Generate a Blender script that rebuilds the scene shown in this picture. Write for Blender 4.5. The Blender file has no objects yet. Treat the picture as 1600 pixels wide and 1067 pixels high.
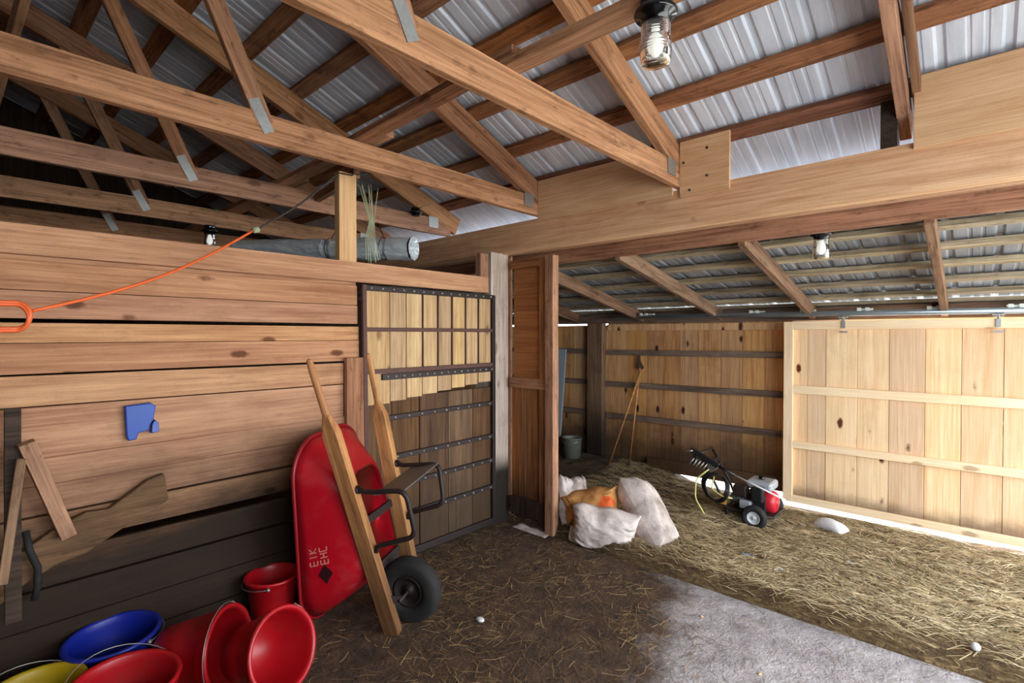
import bpy, bmesh, math, random
import numpy as np
from mathutils import Vector, Matrix, noise
random.seed(7); rng = np.random.default_rng(11)
S = bpy.context.scene; COL = S.collection
V = Vector; PI = math.pi

# ------------------------------------------------------------------ camera, sky, exposure
cd = bpy.data.cameras.new('camera'); cam = bpy.data.objects.new('camera', cd); COL.objects.link(cam)
cam.location = (0, 0, 1.6); cam.rotation_euler = (math.radians(89.2), 0, math.radians(42.4))
cd.sensor_width = 36; cd.lens = 18.0; cd.clip_start = 0.03; cd.clip_end = 200
S.camera = cam
w = bpy.data.worlds.new('world'); S.world = w; w.use_nodes = True
bg = w.node_tree.nodes['Background']; bg.inputs[0].default_value = (0.86, 0.93, 1.0, 1); bg.inputs[1].default_value = 5.5
S.view_settings.view_transform = 'Standard'; S.view_settings.look = 'None'; S.view_settings.gamma = 1.0
S.view_settings.exposure = 1.1; S.view_settings.use_curve_mapping = False
S.cycles.max_bounces = 10; S.cycles.diffuse_bounces = 6; S.cycles.sample_clamp_indirect = 8.0; S.cycles.use_denoising = True

def portal(name, loc, rot, sx, sy):          # daylight portal in a doorway: guides the sky's own light, adds none
    l = bpy.data.lights.new(name, 'AREA'); l.shape = 'RECTANGLE'; l.size = sx; l.size_y = sy; l.cycles.is_portal = True
    o = bpy.data.objects.new(name, l); COL.objects.link(o); o.location = loc; o.rotation_euler = rot
DX = 1.5                                     # gable wall with the big doorway, right of the frame
portal('doorway_daylight', (DX + .06, 1.15, 1.2), (0, PI / 2, 0), 2.4, 3.9)
portal('lean_to_daylight', (DX + .06, 4.45, .9), (0, PI / 2, 0), 1.8, 2.0)

# ------------------------------------------------------------------ helpers
def tag(o, label=None, cat=None, group=None, kind=None):
    if label: o['label'] = label
    if cat: o['category'] = cat
    if group: o['group'] = group
    if kind: o['kind'] = kind
    return o
def empty(name, loc, label=None, cat=None, group=None, kind=None):
    o = bpy.data.objects.new(name, None); COL.objects.link(o); o.location = loc; o.empty_display_size = .1
    return tag(o, label, cat, group, kind)
def attach(o, parent):
    if parent is not None:
        q = parent; M = Matrix.Identity(4)
        while q is not None:
            if q.type == 'EMPTY': M = M @ Matrix.Translation(-q.location)
            else: M = M @ (q.matrix_basis.inverted())
            q = q.parent
        o.parent = parent; o.matrix_parent_inverse = Matrix.Identity(4)
        # parent chain here is at most two deep and unrotated empties, so the inverse of the parent's world matrix is enough
        W = Matrix.Identity(4); q = parent; chain = []
        while q is not None: chain.append(q); q = q.parent
        for q in reversed(chain): W = W @ q.matrix_parent_inverse @ q.matrix_basis if q.parent else (Matrix.Translation(q.location) if q.type == 'EMPTY' else q.matrix_basis.copy())
        o.matrix_parent_inverse = W.inverted()
    return o

class MB:
    def __init__(s): s.v = []; s.f = []; s.m = []; s.sm = []
    def add(s, vs, fs, m=0, smooth=False):
        b = len(s.v); s.v += [tuple(p) for p in vs]
        for f in fs: s.f.append(tuple(b + i for i in f)); s.m.append(m); s.sm.append(smooth)
        return s
    def box(s, a, b, m=0, jit=0):
        x0, y0, z0 = a; x1, y1, z1 = b
        vs = [(x0,y0,z0),(x1,y0,z0),(x1,y1,z0),(x0,y1,z0),(x0,y0,z1),(x1,y0,z1),(x1,y1,z1),(x0,y1,z1)]
        if jit: vs = [tuple(c + random.uniform(-jit, jit) for c in p) for p in vs]
        return s.add(vs, [(0,3,2,1),(4,5,6,7),(0,1,5,4),(1,2,6,5),(2,3,7,6),(3,0,4,7)], m)
    def bar(s, p0, p1, w_, h_, up=(0,0,1), m=0):
        p0 = V(p0); p1 = V(p1); x = (p1 - p0).normalized(); y = V(up).cross(x).normalized(); z = x.cross(y)
        y = y * w_ / 2; z = z * h_ / 2
        vs = [p0-y-z, p1-y-z, p1+y-z, p0+y-z, p0-y+z, p1-y+z, p1+y+z, p0+y+z]
        return s.add(vs, [(0,3,2,1),(4,5,6,7),(0,1,5,4),(1,2,6,5),(2,3,7,6),(3,0,4,7)], m)
    def tube(s, path, r, n=8, closed=False, m=0, cap=True):
        P = [V(p) for p in path]; N = len(P); rs = r if isinstance(r, (list, tuple)) else [r] * N
        vs = []; ref = None
        for i in range(N):
            if closed: t = P[(i+1) % N] - P[i-1]
            else: t = P[min(i+1, N-1)] - P[max(i-1, 0)]
            t.normalize()
            if ref is None: ref = t.orthogonal().normalized()
            a = (ref - t * ref.dot(t))
            a = a.normalized() if a.length > 1e-6 else t.orthogonal().normalized()
            ref = a; b = t.cross(a)
            for k in range(n):
                q = 2 * PI * k / n; vs.append(P[i] + (a * math.cos(q) + b * math.sin(q)) * rs[i])
        fs = []
        for i in range(N if closed else N - 1):
            j = (i + 1) % N
            for k in range(n): fs.append((i*n+k, i*n+(k+1) % n, j*n+(k+1) % n, j*n+k))
        if cap and not closed: fs += [tuple(range(n))[::-1], tuple(range((N-1)*n, N*n))]
        return s.add(vs, fs, m, True)
    def lathe(s, prof, n=24, M=None, m=0, squash=None):
        M = M or Matrix.Identity(4); vs = []
        for r, z in prof:
            for k in range(n):
                q = 2 * PI * k / n; vs.append(M @ V((r * math.cos(q), r * math.sin(q), z)))
        fs = [(i*n+k, i*n+(k+1) % n, (i+1)*n+(k+1) % n, (i+1)*n+k) for i in range(len(prof)-1) for k in range(n)]
        return s.add(vs, fs, m, True)
    def build(s, name, mats, parent=None, bevel=0, smooth=None, solid=0, sub=0):
        me = bpy.data.meshes.new(name); me.from_pydata(s.v, [], s.f)
        for q in (mats if isinstance(mats, (list, tuple)) else [mats]): me.materials.append(q)
        me.polygons.foreach_set('material_index', s.m)
        me.polygons.foreach_set('use_smooth', s.sm if smooth is None else [smooth] * len(s.f)); me.update()
        o = bpy.data.objects.new(name, me); COL.objects.link(o)
        if solid: q = o.modifiers.new('solid', 'SOLIDIFY'); q.thickness = solid; q.offset = 0
        if sub: q = o.modifiers.new('sub', 'SUBSURF'); q.levels = sub; q.render_levels = sub
        if bevel:
            q = o.modifiers.new('bevel', 'BEVEL'); q.width = bevel; q.segments = 2; q.limit_method = 'ANGLE'
        return attach(o, parent)

def timber(name, p0, p1, w_, h_, mat, parent=None, up=(0,0,1), bevel=.003, wob=.003, n=8):
    """a sawn board: local X runs along it so the grain follows; w_ across, h_ along 'up'"""
    p0 = V(p0); p1 = V(p1); L = (p1 - p0).length; x = (p1 - p0) / L; y = V(up).cross(x).normalized(); z = x.cross(y)
    n = max(1, min(n, int(L / .25)))
    vs = []; fs = []; so = random.uniform(0, 99)
    for i in range(n + 1):
        t = i / n * L; dy = noise.noise((t * .7, so, 0)) * wob; dz = noise.noise((t * .7, so, 5)) * wob
        if i in (0, n): dy = dz = 0
        vs += [(t, -w_/2+dy, -h_/2+dz), (t, w_/2+dy, -h_/2+dz), (t, w_/2+dy, h_/2+dz), (t, -w_/2+dy, h_/2+dz)]
    for i in range(n):
        for k in range(4): fs.append((i*4+k, i*4+(k+1) % 4, (i+1)*4+(k+1) % 4, (i+1)*4+k)[::-1])
    fs += [(0,1,2,3), (n*4+3, n*4+2, n*4+1, n*4)]
    mb = MB(); mb.add(vs, fs); o = mb.build(name, mat)
    o.matrix_basis = Matrix(((x.x, y.x, z.x, p0.x), (x.y, y.y, z.y, p0.y), (x.z, y.z, z.z, p0.z), (0, 0, 0, 1)))
    if bevel:
        q = o.modifiers.new('bevel', 'BEVEL'); q.width = bevel; q.segments = 2; q.limit_method = 'ANGLE'
    return attach(o, parent)

# ------------------------------------------------------------------ materials
def srgb(r, g, b):
    f = lambda c: (c / 12.92 if c <= .04045 else ((c + .055) / 1.055) ** 2.4)
    return (f(r / 255), f(g / 255), f(b / 255), 1)
class NT:
    def __init__(s, name):
        s.mat = bpy.data.materials.new(name); s.mat.use_nodes = True; s.t = s.mat.node_tree; s.b = s.t.nodes['Principled BSDF']
    def n(s, typ, ins=None, **kw):
        q = s.t.nodes.new(typ)
        for k, v in kw.items(): setattr(q, k, v)
        for k, v in (ins or {}).items():
            if hasattr(v, 'is_output'): s.t.links.new(v, q.inputs[k])
            else: q.inputs[k].default_value = v
        return q
    def link(s, a, b): s.t.links.new(a, b)
    def math(s, op, a, b=None, c=None, clamp=False):
        ins = {0: a}
        if b is not None: ins[1] = b
        if c is not None: ins[2] = c
        return s.n('ShaderNodeMath', ins, operation=op, use_clamp=clamp).outputs[0]
    def mix(s, fac, a, b, blend='MIX'):
        q = s.n('ShaderNodeMix', data_type='RGBA', blend_type=blend); q.clamp_factor = True
        for k, v in ((0, fac), (6, a), (7, b)):
            if hasattr(v, 'is_output'): s.link(v, q.inputs[k])
            else: q.inputs[k].default_value = v
        return q.outputs[2]
    def ramp(s, fac, stops):
        q = s.n('ShaderNodeValToRGB', {0: fac}); e = q.color_ramp.elements
        while len(e) < len(stops): e.new(.5)
        for i, (p, c) in enumerate(stops): e[i].position = p; e[i].color = c if len(c) == 4 else (*c, 1)
        return q.outputs[0]
    def smooth(s, x, a, b):
        q = s.n('ShaderNodeMapRange', {0: x, 1: a, 2: b, 3: 0.0, 4: 1.0}); q.interpolation_type = 'SMOOTHSTEP'; return q.outputs[0]
    def noise(s, vec, scale, detail=4, rough=.6, dist=0):
        return s.n('ShaderNodeTexNoise', {'Vector': vec, 'Scale': scale, 'Detail': detail, 'Roughness': rough, 'Distortion': dist}).outputs[0]
    def bump(s, h, strength, dist=.02):
        q = s.n('ShaderNodeBump', {'Height': h, 'Strength': strength, 'Distance': dist}); s.link(q.outputs[0], s.b.inputs['Normal'])
    def set(s, **kw):
        for k, v in kw.items():
            k = k.replace('_', ' ')
            if hasattr(v, 'is_output'): s.link(v, s.b.inputs[k])
            else: s.b.inputs[k].default_value = v
        return s

def wood(name, light, dark, axis='X', var=.3, stain=.35, knots=1.0, rough=.8, dirt=None, bump=.35, knotcol=None, along=.5, streak=.45, mott=.0):
    N = NT(name); tc = N.n('ShaderNodeTexCoord').outputs['Object']
    oi = N.n('ShaderNodeObjectInfo').outputs['Random']; isl = N.n('ShaderNodeNewGeometry').outputs['Random Per Island']
    rnd = N.math('FRACT', N.math('ADD', N.math('MULTIPLY', oi, 7.31), N.math('MULTIPLY', isl, 13.7)))
    off = N.n('ShaderNodeCombineXYZ', {0: N.math('MULTIPLY', rnd, 31.0), 1: N.math('MULTIPLY', rnd, 17.0), 2: N.math('MULTIPLY', rnd, 23.0)}).outputs[0]
    pos = N.n('ShaderNodeVectorMath', {0: tc, 1: off}, operation='ADD').outputs[0]
    def mp(a, c):
        sc = {'X': (a, c, c), 'Y': (c, a, c), 'Z': (c, c, a)}[axis]
        return N.n('ShaderNodeVectorMath', {0: pos, 1: sc}, operation='MULTIPLY').outputs[0]
    n1 = N.noise(mp(along, 7), 2.0, 6, .65, .9)
    n2 = N.noise(mp(2.2, 85), 1.0, 3, .6)
    g = N.math('ADD', N.math('MULTIPLY', n1, 1 - streak), N.math('MULTIPLY', n2, streak))
    col = N.ramp(g, [(.36, dark), (.60, light)])
    gr = N.noise(pos, 160, 3, .8); col = N.mix(N.math('MULTIPLY', N.smooth(gr, .52, .72), .22), col, (dark[0] * .5, dark[1] * .48, dark[2] * .46, 1))
    bl = N.smooth(N.noise(pos, 2.3, 5, .65, .4), .5, .78)
    st = (dark[0] * .5, dark[1] * .47, dark[2] * .45, 1)
    col = N.mix(N.math('MULTIPLY', bl, stain), col, st)
    if mott:
        fm = N.smooth(N.noise(mp(9, 26), 1.0, 4, .7), .54, .7)
        col = N.mix(N.math('MULTIPLY', fm, mott), col, (dark[0] * .45, dark[1] * .4, dark[2] * .38, 1))
    if knots:
        vo = N.n('ShaderNodeTexVoronoi', {'Vector': mp(3.0, 6.4), 'Scale': 1.0, 'Randomness': 1.0})
        d = N.math('ADD', vo.outputs['Distance'], N.math('MULTIPLY', N.noise(pos, 28, 2), .10))
        sel = N.math('GREATER_THAN', N.n('ShaderNodeSeparateColor', {0: vo.outputs['Color']}).outputs[0], .45)
        k = N.math('MULTIPLY', N.math('SUBTRACT', 1.0, N.smooth(d, .14, .23)), sel)
        col = N.mix(N.math('MULTIPLY', k, knots), col, knotcol or (dark[0] * .35, dark[1] * .28, dark[2] * .22, 1))
    hv = N.n('ShaderNodeHueSaturation', {'Hue': N.math('ADD', .494, N.math('MULTIPLY', rnd, .01)), 'Saturation': N.math('ADD', 1 - var * .3, N.math('MULTIPLY', N.math('FRACT', N.math('MULTIPLY', rnd, 5.7)), var * .6)),
                                         'Value': N.math('ADD', 1 - var * .6, N.math('MULTIPLY', rnd, var * 1.1)), 'Color': col}).outputs[0]
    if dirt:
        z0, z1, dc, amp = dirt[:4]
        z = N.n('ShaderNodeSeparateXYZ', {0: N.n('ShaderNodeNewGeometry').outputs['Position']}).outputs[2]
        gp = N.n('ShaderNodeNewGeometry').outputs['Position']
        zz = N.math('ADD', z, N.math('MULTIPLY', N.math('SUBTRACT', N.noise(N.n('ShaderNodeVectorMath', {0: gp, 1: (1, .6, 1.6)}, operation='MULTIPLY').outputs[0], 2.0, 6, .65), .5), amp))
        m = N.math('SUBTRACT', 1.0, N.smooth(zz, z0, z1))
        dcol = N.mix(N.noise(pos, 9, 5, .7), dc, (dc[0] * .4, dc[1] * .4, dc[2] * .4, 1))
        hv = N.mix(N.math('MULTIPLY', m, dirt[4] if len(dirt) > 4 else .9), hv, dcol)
    N.set(Base_Color=hv, Roughness=rough); N.b.inputs['Specular IOR Level'].default_value = .25
    N.bump(N.math('ADD', g, N.math('MULTIPLY', n2, .4)), bump, .006)
    return N.mat
def plain(name, col, rough=.5, metal=0, var=.15, scale=8, bump=0, spec=.5, dust=None):
    N = NT(name); tc = N.n('ShaderNodeTexCoord').outputs['Object']; nn = N.noise(tc, scale, 5, .65)
    c = N.mix(nn, (col[0] * (1 - var), col[1] * (1 - var), col[2] * (1 - var), 1), (min(1, col[0] * (1 + var)), min(1, col[1] * (1 + var)), min(1, col[2] * (1 + var)), 1))
    if dust:
        c = N.mix(N.math('MULTIPLY', N.smooth(N.noise(tc, 5, 6, .75), .48, .75), dust[1]), c, dust[0])
    N.set(Base_Color=c, Roughness=rough, Metallic=metal); N.b.inputs['Specular IOR Level'].default_value = spec
    if bump: N.bump(N.noise(tc, scale * 6, 4), bump, .004)
    return N.mat

M = {}
M['timber'] = wood('weathered_fir', srgb(190, 142, 108), srgb(118, 80, 56), 'X', .25, .5, .6, mott=.55)
M['timber_dark'] = wood('dark_old_fir', srgb(150, 116, 90), srgb(84, 60, 44), 'X', .3, .6, .5, mott=.5)
M['post_dark'] = wood('dark_post', srgb(132, 104, 82), srgb(74, 54, 40), 'X', .2, .5, .3, dirt=(.2, 1.0, srgb(36, 26, 20), .4, .95))
M['purlin'] = wood('stained_purlin', srgb(168, 114, 78), srgb(92, 56, 36), 'X', .3, .75, .5, mott=.6)
M['lean_purlin'] = wood('pale_mouldy_strapping', srgb(196, 180, 150), srgb(120, 104, 80), 'X', .25, .6, .3, mott=.5)
M['beam'] = wood('girder_spruce', srgb(232, 192, 152), srgb(196, 146, 104), 'X', .15, .3, .8, mott=.12)
M['ply'] = wood('plywood_offcut', srgb(228, 190, 144), srgb(204, 158, 110), 'X', .12, .15, .25, along=1.2)
M['stall_y'] = wood('stall_planks', srgb(206, 156, 116), srgb(160, 110, 78), 'Y', .16, .3, .9, dirt=(.52, 1.24, srgb(34, 25, 18), .75, .97), mott=.2)  # real dirt, deepened in colour to stand for shade low on the wall
M['gate_light'] = wood('gate_boards', srgb(208, 176, 132), srgb(160, 124, 86), 'Z', .28, .25, .7, mott=.15)
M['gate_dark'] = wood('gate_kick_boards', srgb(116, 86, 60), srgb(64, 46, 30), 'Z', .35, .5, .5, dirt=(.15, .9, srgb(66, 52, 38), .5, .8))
M['leaf'] = wood('door_leaf_boards', srgb(164, 110, 66), srgb(104, 64, 36), 'Z', .2, .4, .4, dirt=(.1, .5, srgb(40, 28, 20), .3, .9))
M['leaf_x'] = wood('door_leaf_frame', srgb(168, 118, 76), srgb(108, 70, 42), 'X', .2, .4, .4, dirt=(.1, .5, srgb(40, 28, 20), .3, .9))
M['leaf_ply'] = wood('door_leaf_plywood', srgb(172, 110, 58), srgb(128, 76, 38), 'X', .1, .3, .2)
M['post'] = wood('whitewashed_post', srgb(222, 206, 192), srgb(160, 138, 120), 'X', .1, .4, .5, dirt=(.42, .62, srgb(34, 26, 20), .12, .97), mott=.3)
M['pine_z'] = wood('pine_boards_door', srgb(244, 212, 172), srgb(222, 180, 134), 'Z', .22, .22, 1.0, knotcol=srgb(92, 44, 20), along=.35, dirt=(.07, .22, srgb(84, 66, 56), .28, .75))
M['pine_z2'] = wood('pine_boards_wall', srgb(216, 168, 114), srgb(166, 114, 70), 'Z', .3, .5, 1.0, knotcol=srgb(70, 34, 16), along=.35, dirt=(.18, .85, srgb(58, 40, 28), .6, .88))
M['pine_x'] = wood('pine_rails', srgb(248, 222, 186), srgb(232, 196, 154), 'X', .1, .12, .6)
M['girt'] = wood('grey_girts', srgb(128, 108, 94), srgb(74, 58, 48), 'X', .2, .5, .2, mott=.4)
M['handle'] = wood('varnished_handle', srgb(206, 150, 98), srgb(140, 92, 54), 'X', .1, .55, .2, rough=.5, mott=.35, dirt=(.15, .95, srgb(74, 52, 36), .3, .75))
M['slab'] = wood('live_edge_slab', srgb(122, 94, 68), srgb(70, 50, 35), 'Y', .2, .6, .8, mott=.3)
M['siding'] = wood('dark_siding', srgb(70, 54, 42), srgb(34, 25, 20), 'Z', .3, .5, .4)
M['steel_dark'] = plain('rusted_black_steel', srgb(48, 38, 36), .55, .4, .3, 20, .2)
M['rust'] = plain('rusty_frame', srgb(92, 62, 54), .7, .2, .3, 16, .3)
M['plate'] = plain('worn_steel_plate', srgb(104, 98, 96), .5, .3, .3, 24, .2)
M['bolt'] = plain('bright_bolt', srgb(190, 184, 176), .4, .8)
M['galv'] = plain('galvanised_plate', srgb(170, 172, 170), .45, .75, .3, 60, .3)
M['pipe'] = plain('galvanised_pipe', srgb(150, 160, 166), .38, .7, .12, 10)
M['track_white'] = plain('white_bracket', srgb(214, 220, 212), .5)
M['red'] = plain('red_rubber', srgb(168, 10, 22), .38, 0, .2, 6, .05, dust=(srgb(120, 60, 50), .35))
M['red_tray'] = plain('red_tray_plastic', srgb(172, 10, 28), .34, 0, .15, 5, .05, dust=(srgb(150, 84, 80), .35))
M['red_dark'] = plain('dark_red_rim', srgb(140, 14, 24), .4)
M['blue'] = plain('blue_rubber', srgb(18, 36, 140), .4, 0, .2, 6, dust=(srgb(60, 66, 110), .3))
M['yellow'] = plain('yellow_rubber', srgb(168, 140, 16), .45, 0, .2, 6, dust=(srgb(110, 90, 40), .4))
M['blue_box'] = plain('blue_plastic', srgb(0, 64, 158), .38, 0, .12, 9)
M['wire'] = plain('wire_bail', srgb(160, 156, 150), .4, .7)
M['tyre'] = plain('black_rubber', srgb(26, 24, 24), .8, 0, .25, 12, .2, dust=(srgb(66, 54, 42), .4))
M['black'] = plain('black_plastic', srgb(24, 24, 26), .4)
M['glossblack'] = plain('black_bakelite', srgb(14, 14, 16), .16)
M['white_rim'] = plain('white_rim', srgb(206, 208, 210), .45)
M['logo'] = plain('dark_logo', srgb(44, 8, 12), .5)
M['logo_pale'] = plain('pale_print', srgb(206, 120, 110), .6)
M['engine_red'] = plain('red_shroud', srgb(190, 30, 44), .4)
M['engine_grey'] = plain('engine_grey', srgb(176, 180, 186), .4, .3)
M['panel_y'] = plain('yellow_label', srgb(196, 146, 60), .5)
M['hose_y'] = plain('yellow_hose', srgb(214, 204, 120), .5)
M['orange'] = plain('orange_cord', srgb(236, 104, 50), .45)
M['greycord'] = plain('grey_cable', srgb(60, 50, 44), .6)
M['twine'] = plain('baler_twine', srgb(168, 176, 140), .8)
def papermat():
    N = NT('printed_paper_sack'); tc = N.n('ShaderNodeTexCoord').outputs['Object']
    c = N.mix(N.noise(tc, 8, 5, .65), srgb(160, 110, 56), srgb(206, 148, 84))
    d = N.n('ShaderNodeVectorMath', {0: tc, 1: (-2.16, 3.46, .27)}, operation='DISTANCE').outputs['Value']      # the orange printed patch
    d = N.math('ADD', d, N.math('MULTIPLY', N.math('SUBTRACT', N.noise(tc, 14, 3), .5), .09))
    c = N.mix(N.math('SUBTRACT', 1.0, N.smooth(d, .06, .085)), c, srgb(206, 84, 20))
    N.set(Base_Color=c, Roughness=.75); N.bump(N.noise(tc, 22, 4), .15, .004); return N.mat
M['paper'] = papermat()
M['foil'] = plain('foil_wrap', srgb(216, 224, 230), .38, .3, .3, 14, .6)
M['greyboard'] = plain('grey_panel', srgb(140, 152, 158), .6)
M['bucket_metal'] = plain('dull_pail', srgb(120, 124, 112), .5, .5)
M['plasticw'] = plain('white_plastic', srgb(214, 214, 214), .4)
M['scrapblue'] = plain('blue_scrap', srgb(120, 160, 210), .5)
M['bulb'] = plain('bulb_glass', srgb(250, 248, 242), .35)
for n_ in M['bulb'].node_tree.nodes:
    if n_.type == 'BSDF_PRINCIPLED': n_.inputs['Emission Color'].default_value = (1, .96, .88, 1); n_.inputs['Emission Strength'].default_value = .3

def glass():
    N = NT('jar_glass'); N.set(Base_Color=(.95, .97, .95, 1), Roughness=.06, IOR=1.45); N.b.inputs['Transmission Weight'].default_value = 1.0
    return N.mat
M['glass'] = glass()
def sackmat():
    N = NT('woven_poly_sack'); tc = N.n('ShaderNodeTexCoord').outputs['Object']
    n = N.noise(tc, 7, 5, .65); c = N.ramp(n, [(.3, srgb(150, 134, 124)), (.6, srgb(214, 200, 192))])
    wv = N.n('ShaderNodeTexWave', {'Vector': tc, 'Scale': 110.0}, bands_direction='X').outputs['Fac']
    wz = N.n('ShaderNodeTexWave', {'Vector': tc, 'Scale': 110.0}, bands_direction='Z').outputs['Fac']
    N.set(Base_Color=c, Roughness=.65); N.bump(N.math('ADD', N.math('MULTIPLY', N.noise(tc, 13, 5, .6, 1.2), 5.0), N.math('ADD', N.math('MULTIPLY', wv, .12), N.math('MULTIPLY', wz, .12))), .3, .006)
    return N.mat
M['sack'] = sackmat()
def roofmat(nm, ca, cb):
    N = NT(nm); tc = N.n('ShaderNodeTexCoord').outputs['Object']
    st = N.noise(N.n('ShaderNodeVectorMath', {0: tc, 1: (6, .8, 1)}, operation='MULTIPLY').outputs[0], 2.0, 5, .65)
    c = N.ramp(st, [(.3, ca), (.65, cb)])
    rs = N.smooth(N.noise(tc, 1.6, 6, .7), .6, .8)
    c = N.mix(N.math('MULTIPLY', rs, .35), c, srgb(120, 112, 108))
    N.set(Base_Color=c, Roughness=.48, Metallic=.12); N.bump(N.noise(tc, 3, 3), .12, .02)
    return N.mat
M['roof'] = roofmat('galvalume_roofing', srgb(190, 198, 210), srgb(224, 230, 240)); M['roof_shade_tint'] = roofmat('shade_tinted_roofing', srgb(112, 116, 122), srgb(150, 154, 160))  # lean-to copy is darkened: its weaker light is put into the colour
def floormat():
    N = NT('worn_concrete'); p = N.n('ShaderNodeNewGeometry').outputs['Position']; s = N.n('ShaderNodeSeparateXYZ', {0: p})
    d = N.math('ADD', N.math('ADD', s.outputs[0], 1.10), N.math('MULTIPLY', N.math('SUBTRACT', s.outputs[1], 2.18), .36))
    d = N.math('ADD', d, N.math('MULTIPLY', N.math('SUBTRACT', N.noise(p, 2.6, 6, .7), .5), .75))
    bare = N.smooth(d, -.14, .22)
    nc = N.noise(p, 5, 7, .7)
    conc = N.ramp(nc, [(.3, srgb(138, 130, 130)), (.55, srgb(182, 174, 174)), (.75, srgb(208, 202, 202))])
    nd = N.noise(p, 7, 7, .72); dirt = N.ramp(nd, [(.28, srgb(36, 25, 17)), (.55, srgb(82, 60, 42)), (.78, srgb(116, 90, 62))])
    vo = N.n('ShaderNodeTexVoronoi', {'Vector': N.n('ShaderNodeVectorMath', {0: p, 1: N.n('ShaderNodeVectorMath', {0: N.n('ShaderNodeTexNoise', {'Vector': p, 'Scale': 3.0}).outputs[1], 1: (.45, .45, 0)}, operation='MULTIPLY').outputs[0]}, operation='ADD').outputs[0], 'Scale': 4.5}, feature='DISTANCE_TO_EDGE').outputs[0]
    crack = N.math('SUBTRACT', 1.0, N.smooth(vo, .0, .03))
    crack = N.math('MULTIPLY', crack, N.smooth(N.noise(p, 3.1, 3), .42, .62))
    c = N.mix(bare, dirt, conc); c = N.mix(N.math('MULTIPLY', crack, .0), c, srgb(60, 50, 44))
    N.set(Base_Color=c, Roughness=N.math('SUBTRACT', .85, N.math('MULTIPLY', bare, .42)))
    h = N.math('ADD', N.math('MULTIPLY', N.noise(p, 11, 7, .68), 1.0), N.math('ADD', N.math('MULTIPLY', N.noise(p, 55, 4, .7), .3), N.math('MULTIPLY', N.noise(p, 18, 5, .6, .6), .35)))
    N.bump(h, 1.0, .03)
    return N.mat
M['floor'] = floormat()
def packmat():
    N = NT('trampled_straw_pack'); p = N.n('ShaderNodeNewGeometry').outputs['Position']
    q = N.n('ShaderNodeVectorMath', {0: p, 1: (6, 26, 26)}, operation='MULTIPLY').outputs[0]
    n = N.noise(q, 1.6, 6, .7, 1.2); c = N.ramp(n, [(.3, srgb(58, 42, 26)), (.52, srgb(112, 88, 56)), (.72, srgb(176, 150, 104))])
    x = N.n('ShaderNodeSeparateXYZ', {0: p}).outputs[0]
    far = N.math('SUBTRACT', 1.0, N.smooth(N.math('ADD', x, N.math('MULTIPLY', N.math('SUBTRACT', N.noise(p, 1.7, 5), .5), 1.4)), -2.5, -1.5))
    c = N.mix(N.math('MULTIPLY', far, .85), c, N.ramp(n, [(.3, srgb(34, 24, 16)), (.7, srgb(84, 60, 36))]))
    N.set(Base_Color=c, Roughness=.9); N.bump(N.math('ADD', n, N.noise(p, 30, 4)), .8, .03)
    return N.mat
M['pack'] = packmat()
def strawmat(name, cols):
    N = NT(name); r = N.n('ShaderNodeNewGeometry').outputs['Random Per Island']
    N.set(Base_Color=N.ramp(r, [(i / (len(cols) - 1), c) for i, c in enumerate(cols)]), Roughness=.65)
    return N.mat
M['straw'] = strawmat('straw_blades', [srgb(70, 52, 34), srgb(140, 116, 80), srgb(196, 174, 132), srgb(110, 92, 60), srgb(222, 204, 168)])
M['straw_dark'] = strawmat('dull_straw', [srgb(74, 54, 34), srgb(104, 80, 50), srgb(140, 112, 72), srgb(186, 156, 106)])
M['ground'] = plain('gravel_yard', srgb(222, 218, 210), .9, 0, .15, 3)

# ------------------------------------------------------------------ the setting
def structure(name, mb, mat, label, cat, bevel=0, **kw):
    return tag(mb.build(name, mat, None, bevel, **kw), label, cat, None, 'structure')
X0, X1 = -7.3, DX        # gable walls
SL = .405                # roof pitch
def roof_z(y): return 2.82 - SL * (y - 3.17)     # underside of the purlins, right-hand slope
PEAK = 0.2
def lean_z(y): return 2.30 - .2 * (y - 3.4)

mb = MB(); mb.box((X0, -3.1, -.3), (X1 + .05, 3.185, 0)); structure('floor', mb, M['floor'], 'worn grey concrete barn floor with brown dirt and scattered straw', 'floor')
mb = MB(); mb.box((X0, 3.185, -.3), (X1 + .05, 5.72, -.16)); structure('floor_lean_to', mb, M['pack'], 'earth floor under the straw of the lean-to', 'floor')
mb = MB(); mb.box((-30, -30, -.5), (34, 34, -.31)); mb.box((X1 + .06, -30, -.31), (34, 34, -.12)); mb.box((-30, 5.73, -.31), (X1 + .06, 34, -.14))
structure('ground_outside', mb, M['ground'], 'pale gravel yard seen through the gaps under the wall', 'ground')

def sheet(y0, y1, zf, x0, x1, up):
    """ribbed roofing: tall ribs every .23 m, two low ribs between, running down the slope"""
    prof = []; x = x0
    while x < x1:
        prof += [(x, 0), (x + .012, .013), (x + .036, .013), (x + .048, 0), (x + .11, 0), (x + .116, .004), (x + .128, .004), (x + .134, 0), (x + .17, 0), (x + .176, .004), (x + .188, .004), (x + .194, 0)]
        x += .23
    ny = 4; vs = []
    for j in range(ny + 1):
        y = y0 + (y1 - y0) * j / ny
        for px, pz in prof: vs.append((px, y, zf(y) + up + pz))
    n = len(prof); return vs, [(j*n+i, j*n+i+1, (j+1)*n+i+1, (j+1)*n+i) for j in range(ny) for i in range(n - 1)]
mb = MB(); mb.add(*sheet(PEAK, 3.78, roof_z, X0, X1 + .1, .052)); mb.add(*sheet(-3.5, PEAK, lambda y: roof_z(PEAK) - SL * (PEAK - y), X0, X1 + .1, .052))
structure('ceiling', mb, M['roof'], 'ribbed metal roofing over the barn trusses', 'roof', solid=.002)
mb = MB(); mb.add(*sheet(3.34, 5.95, lean_z, X0, X1 + .1, .05))
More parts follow.
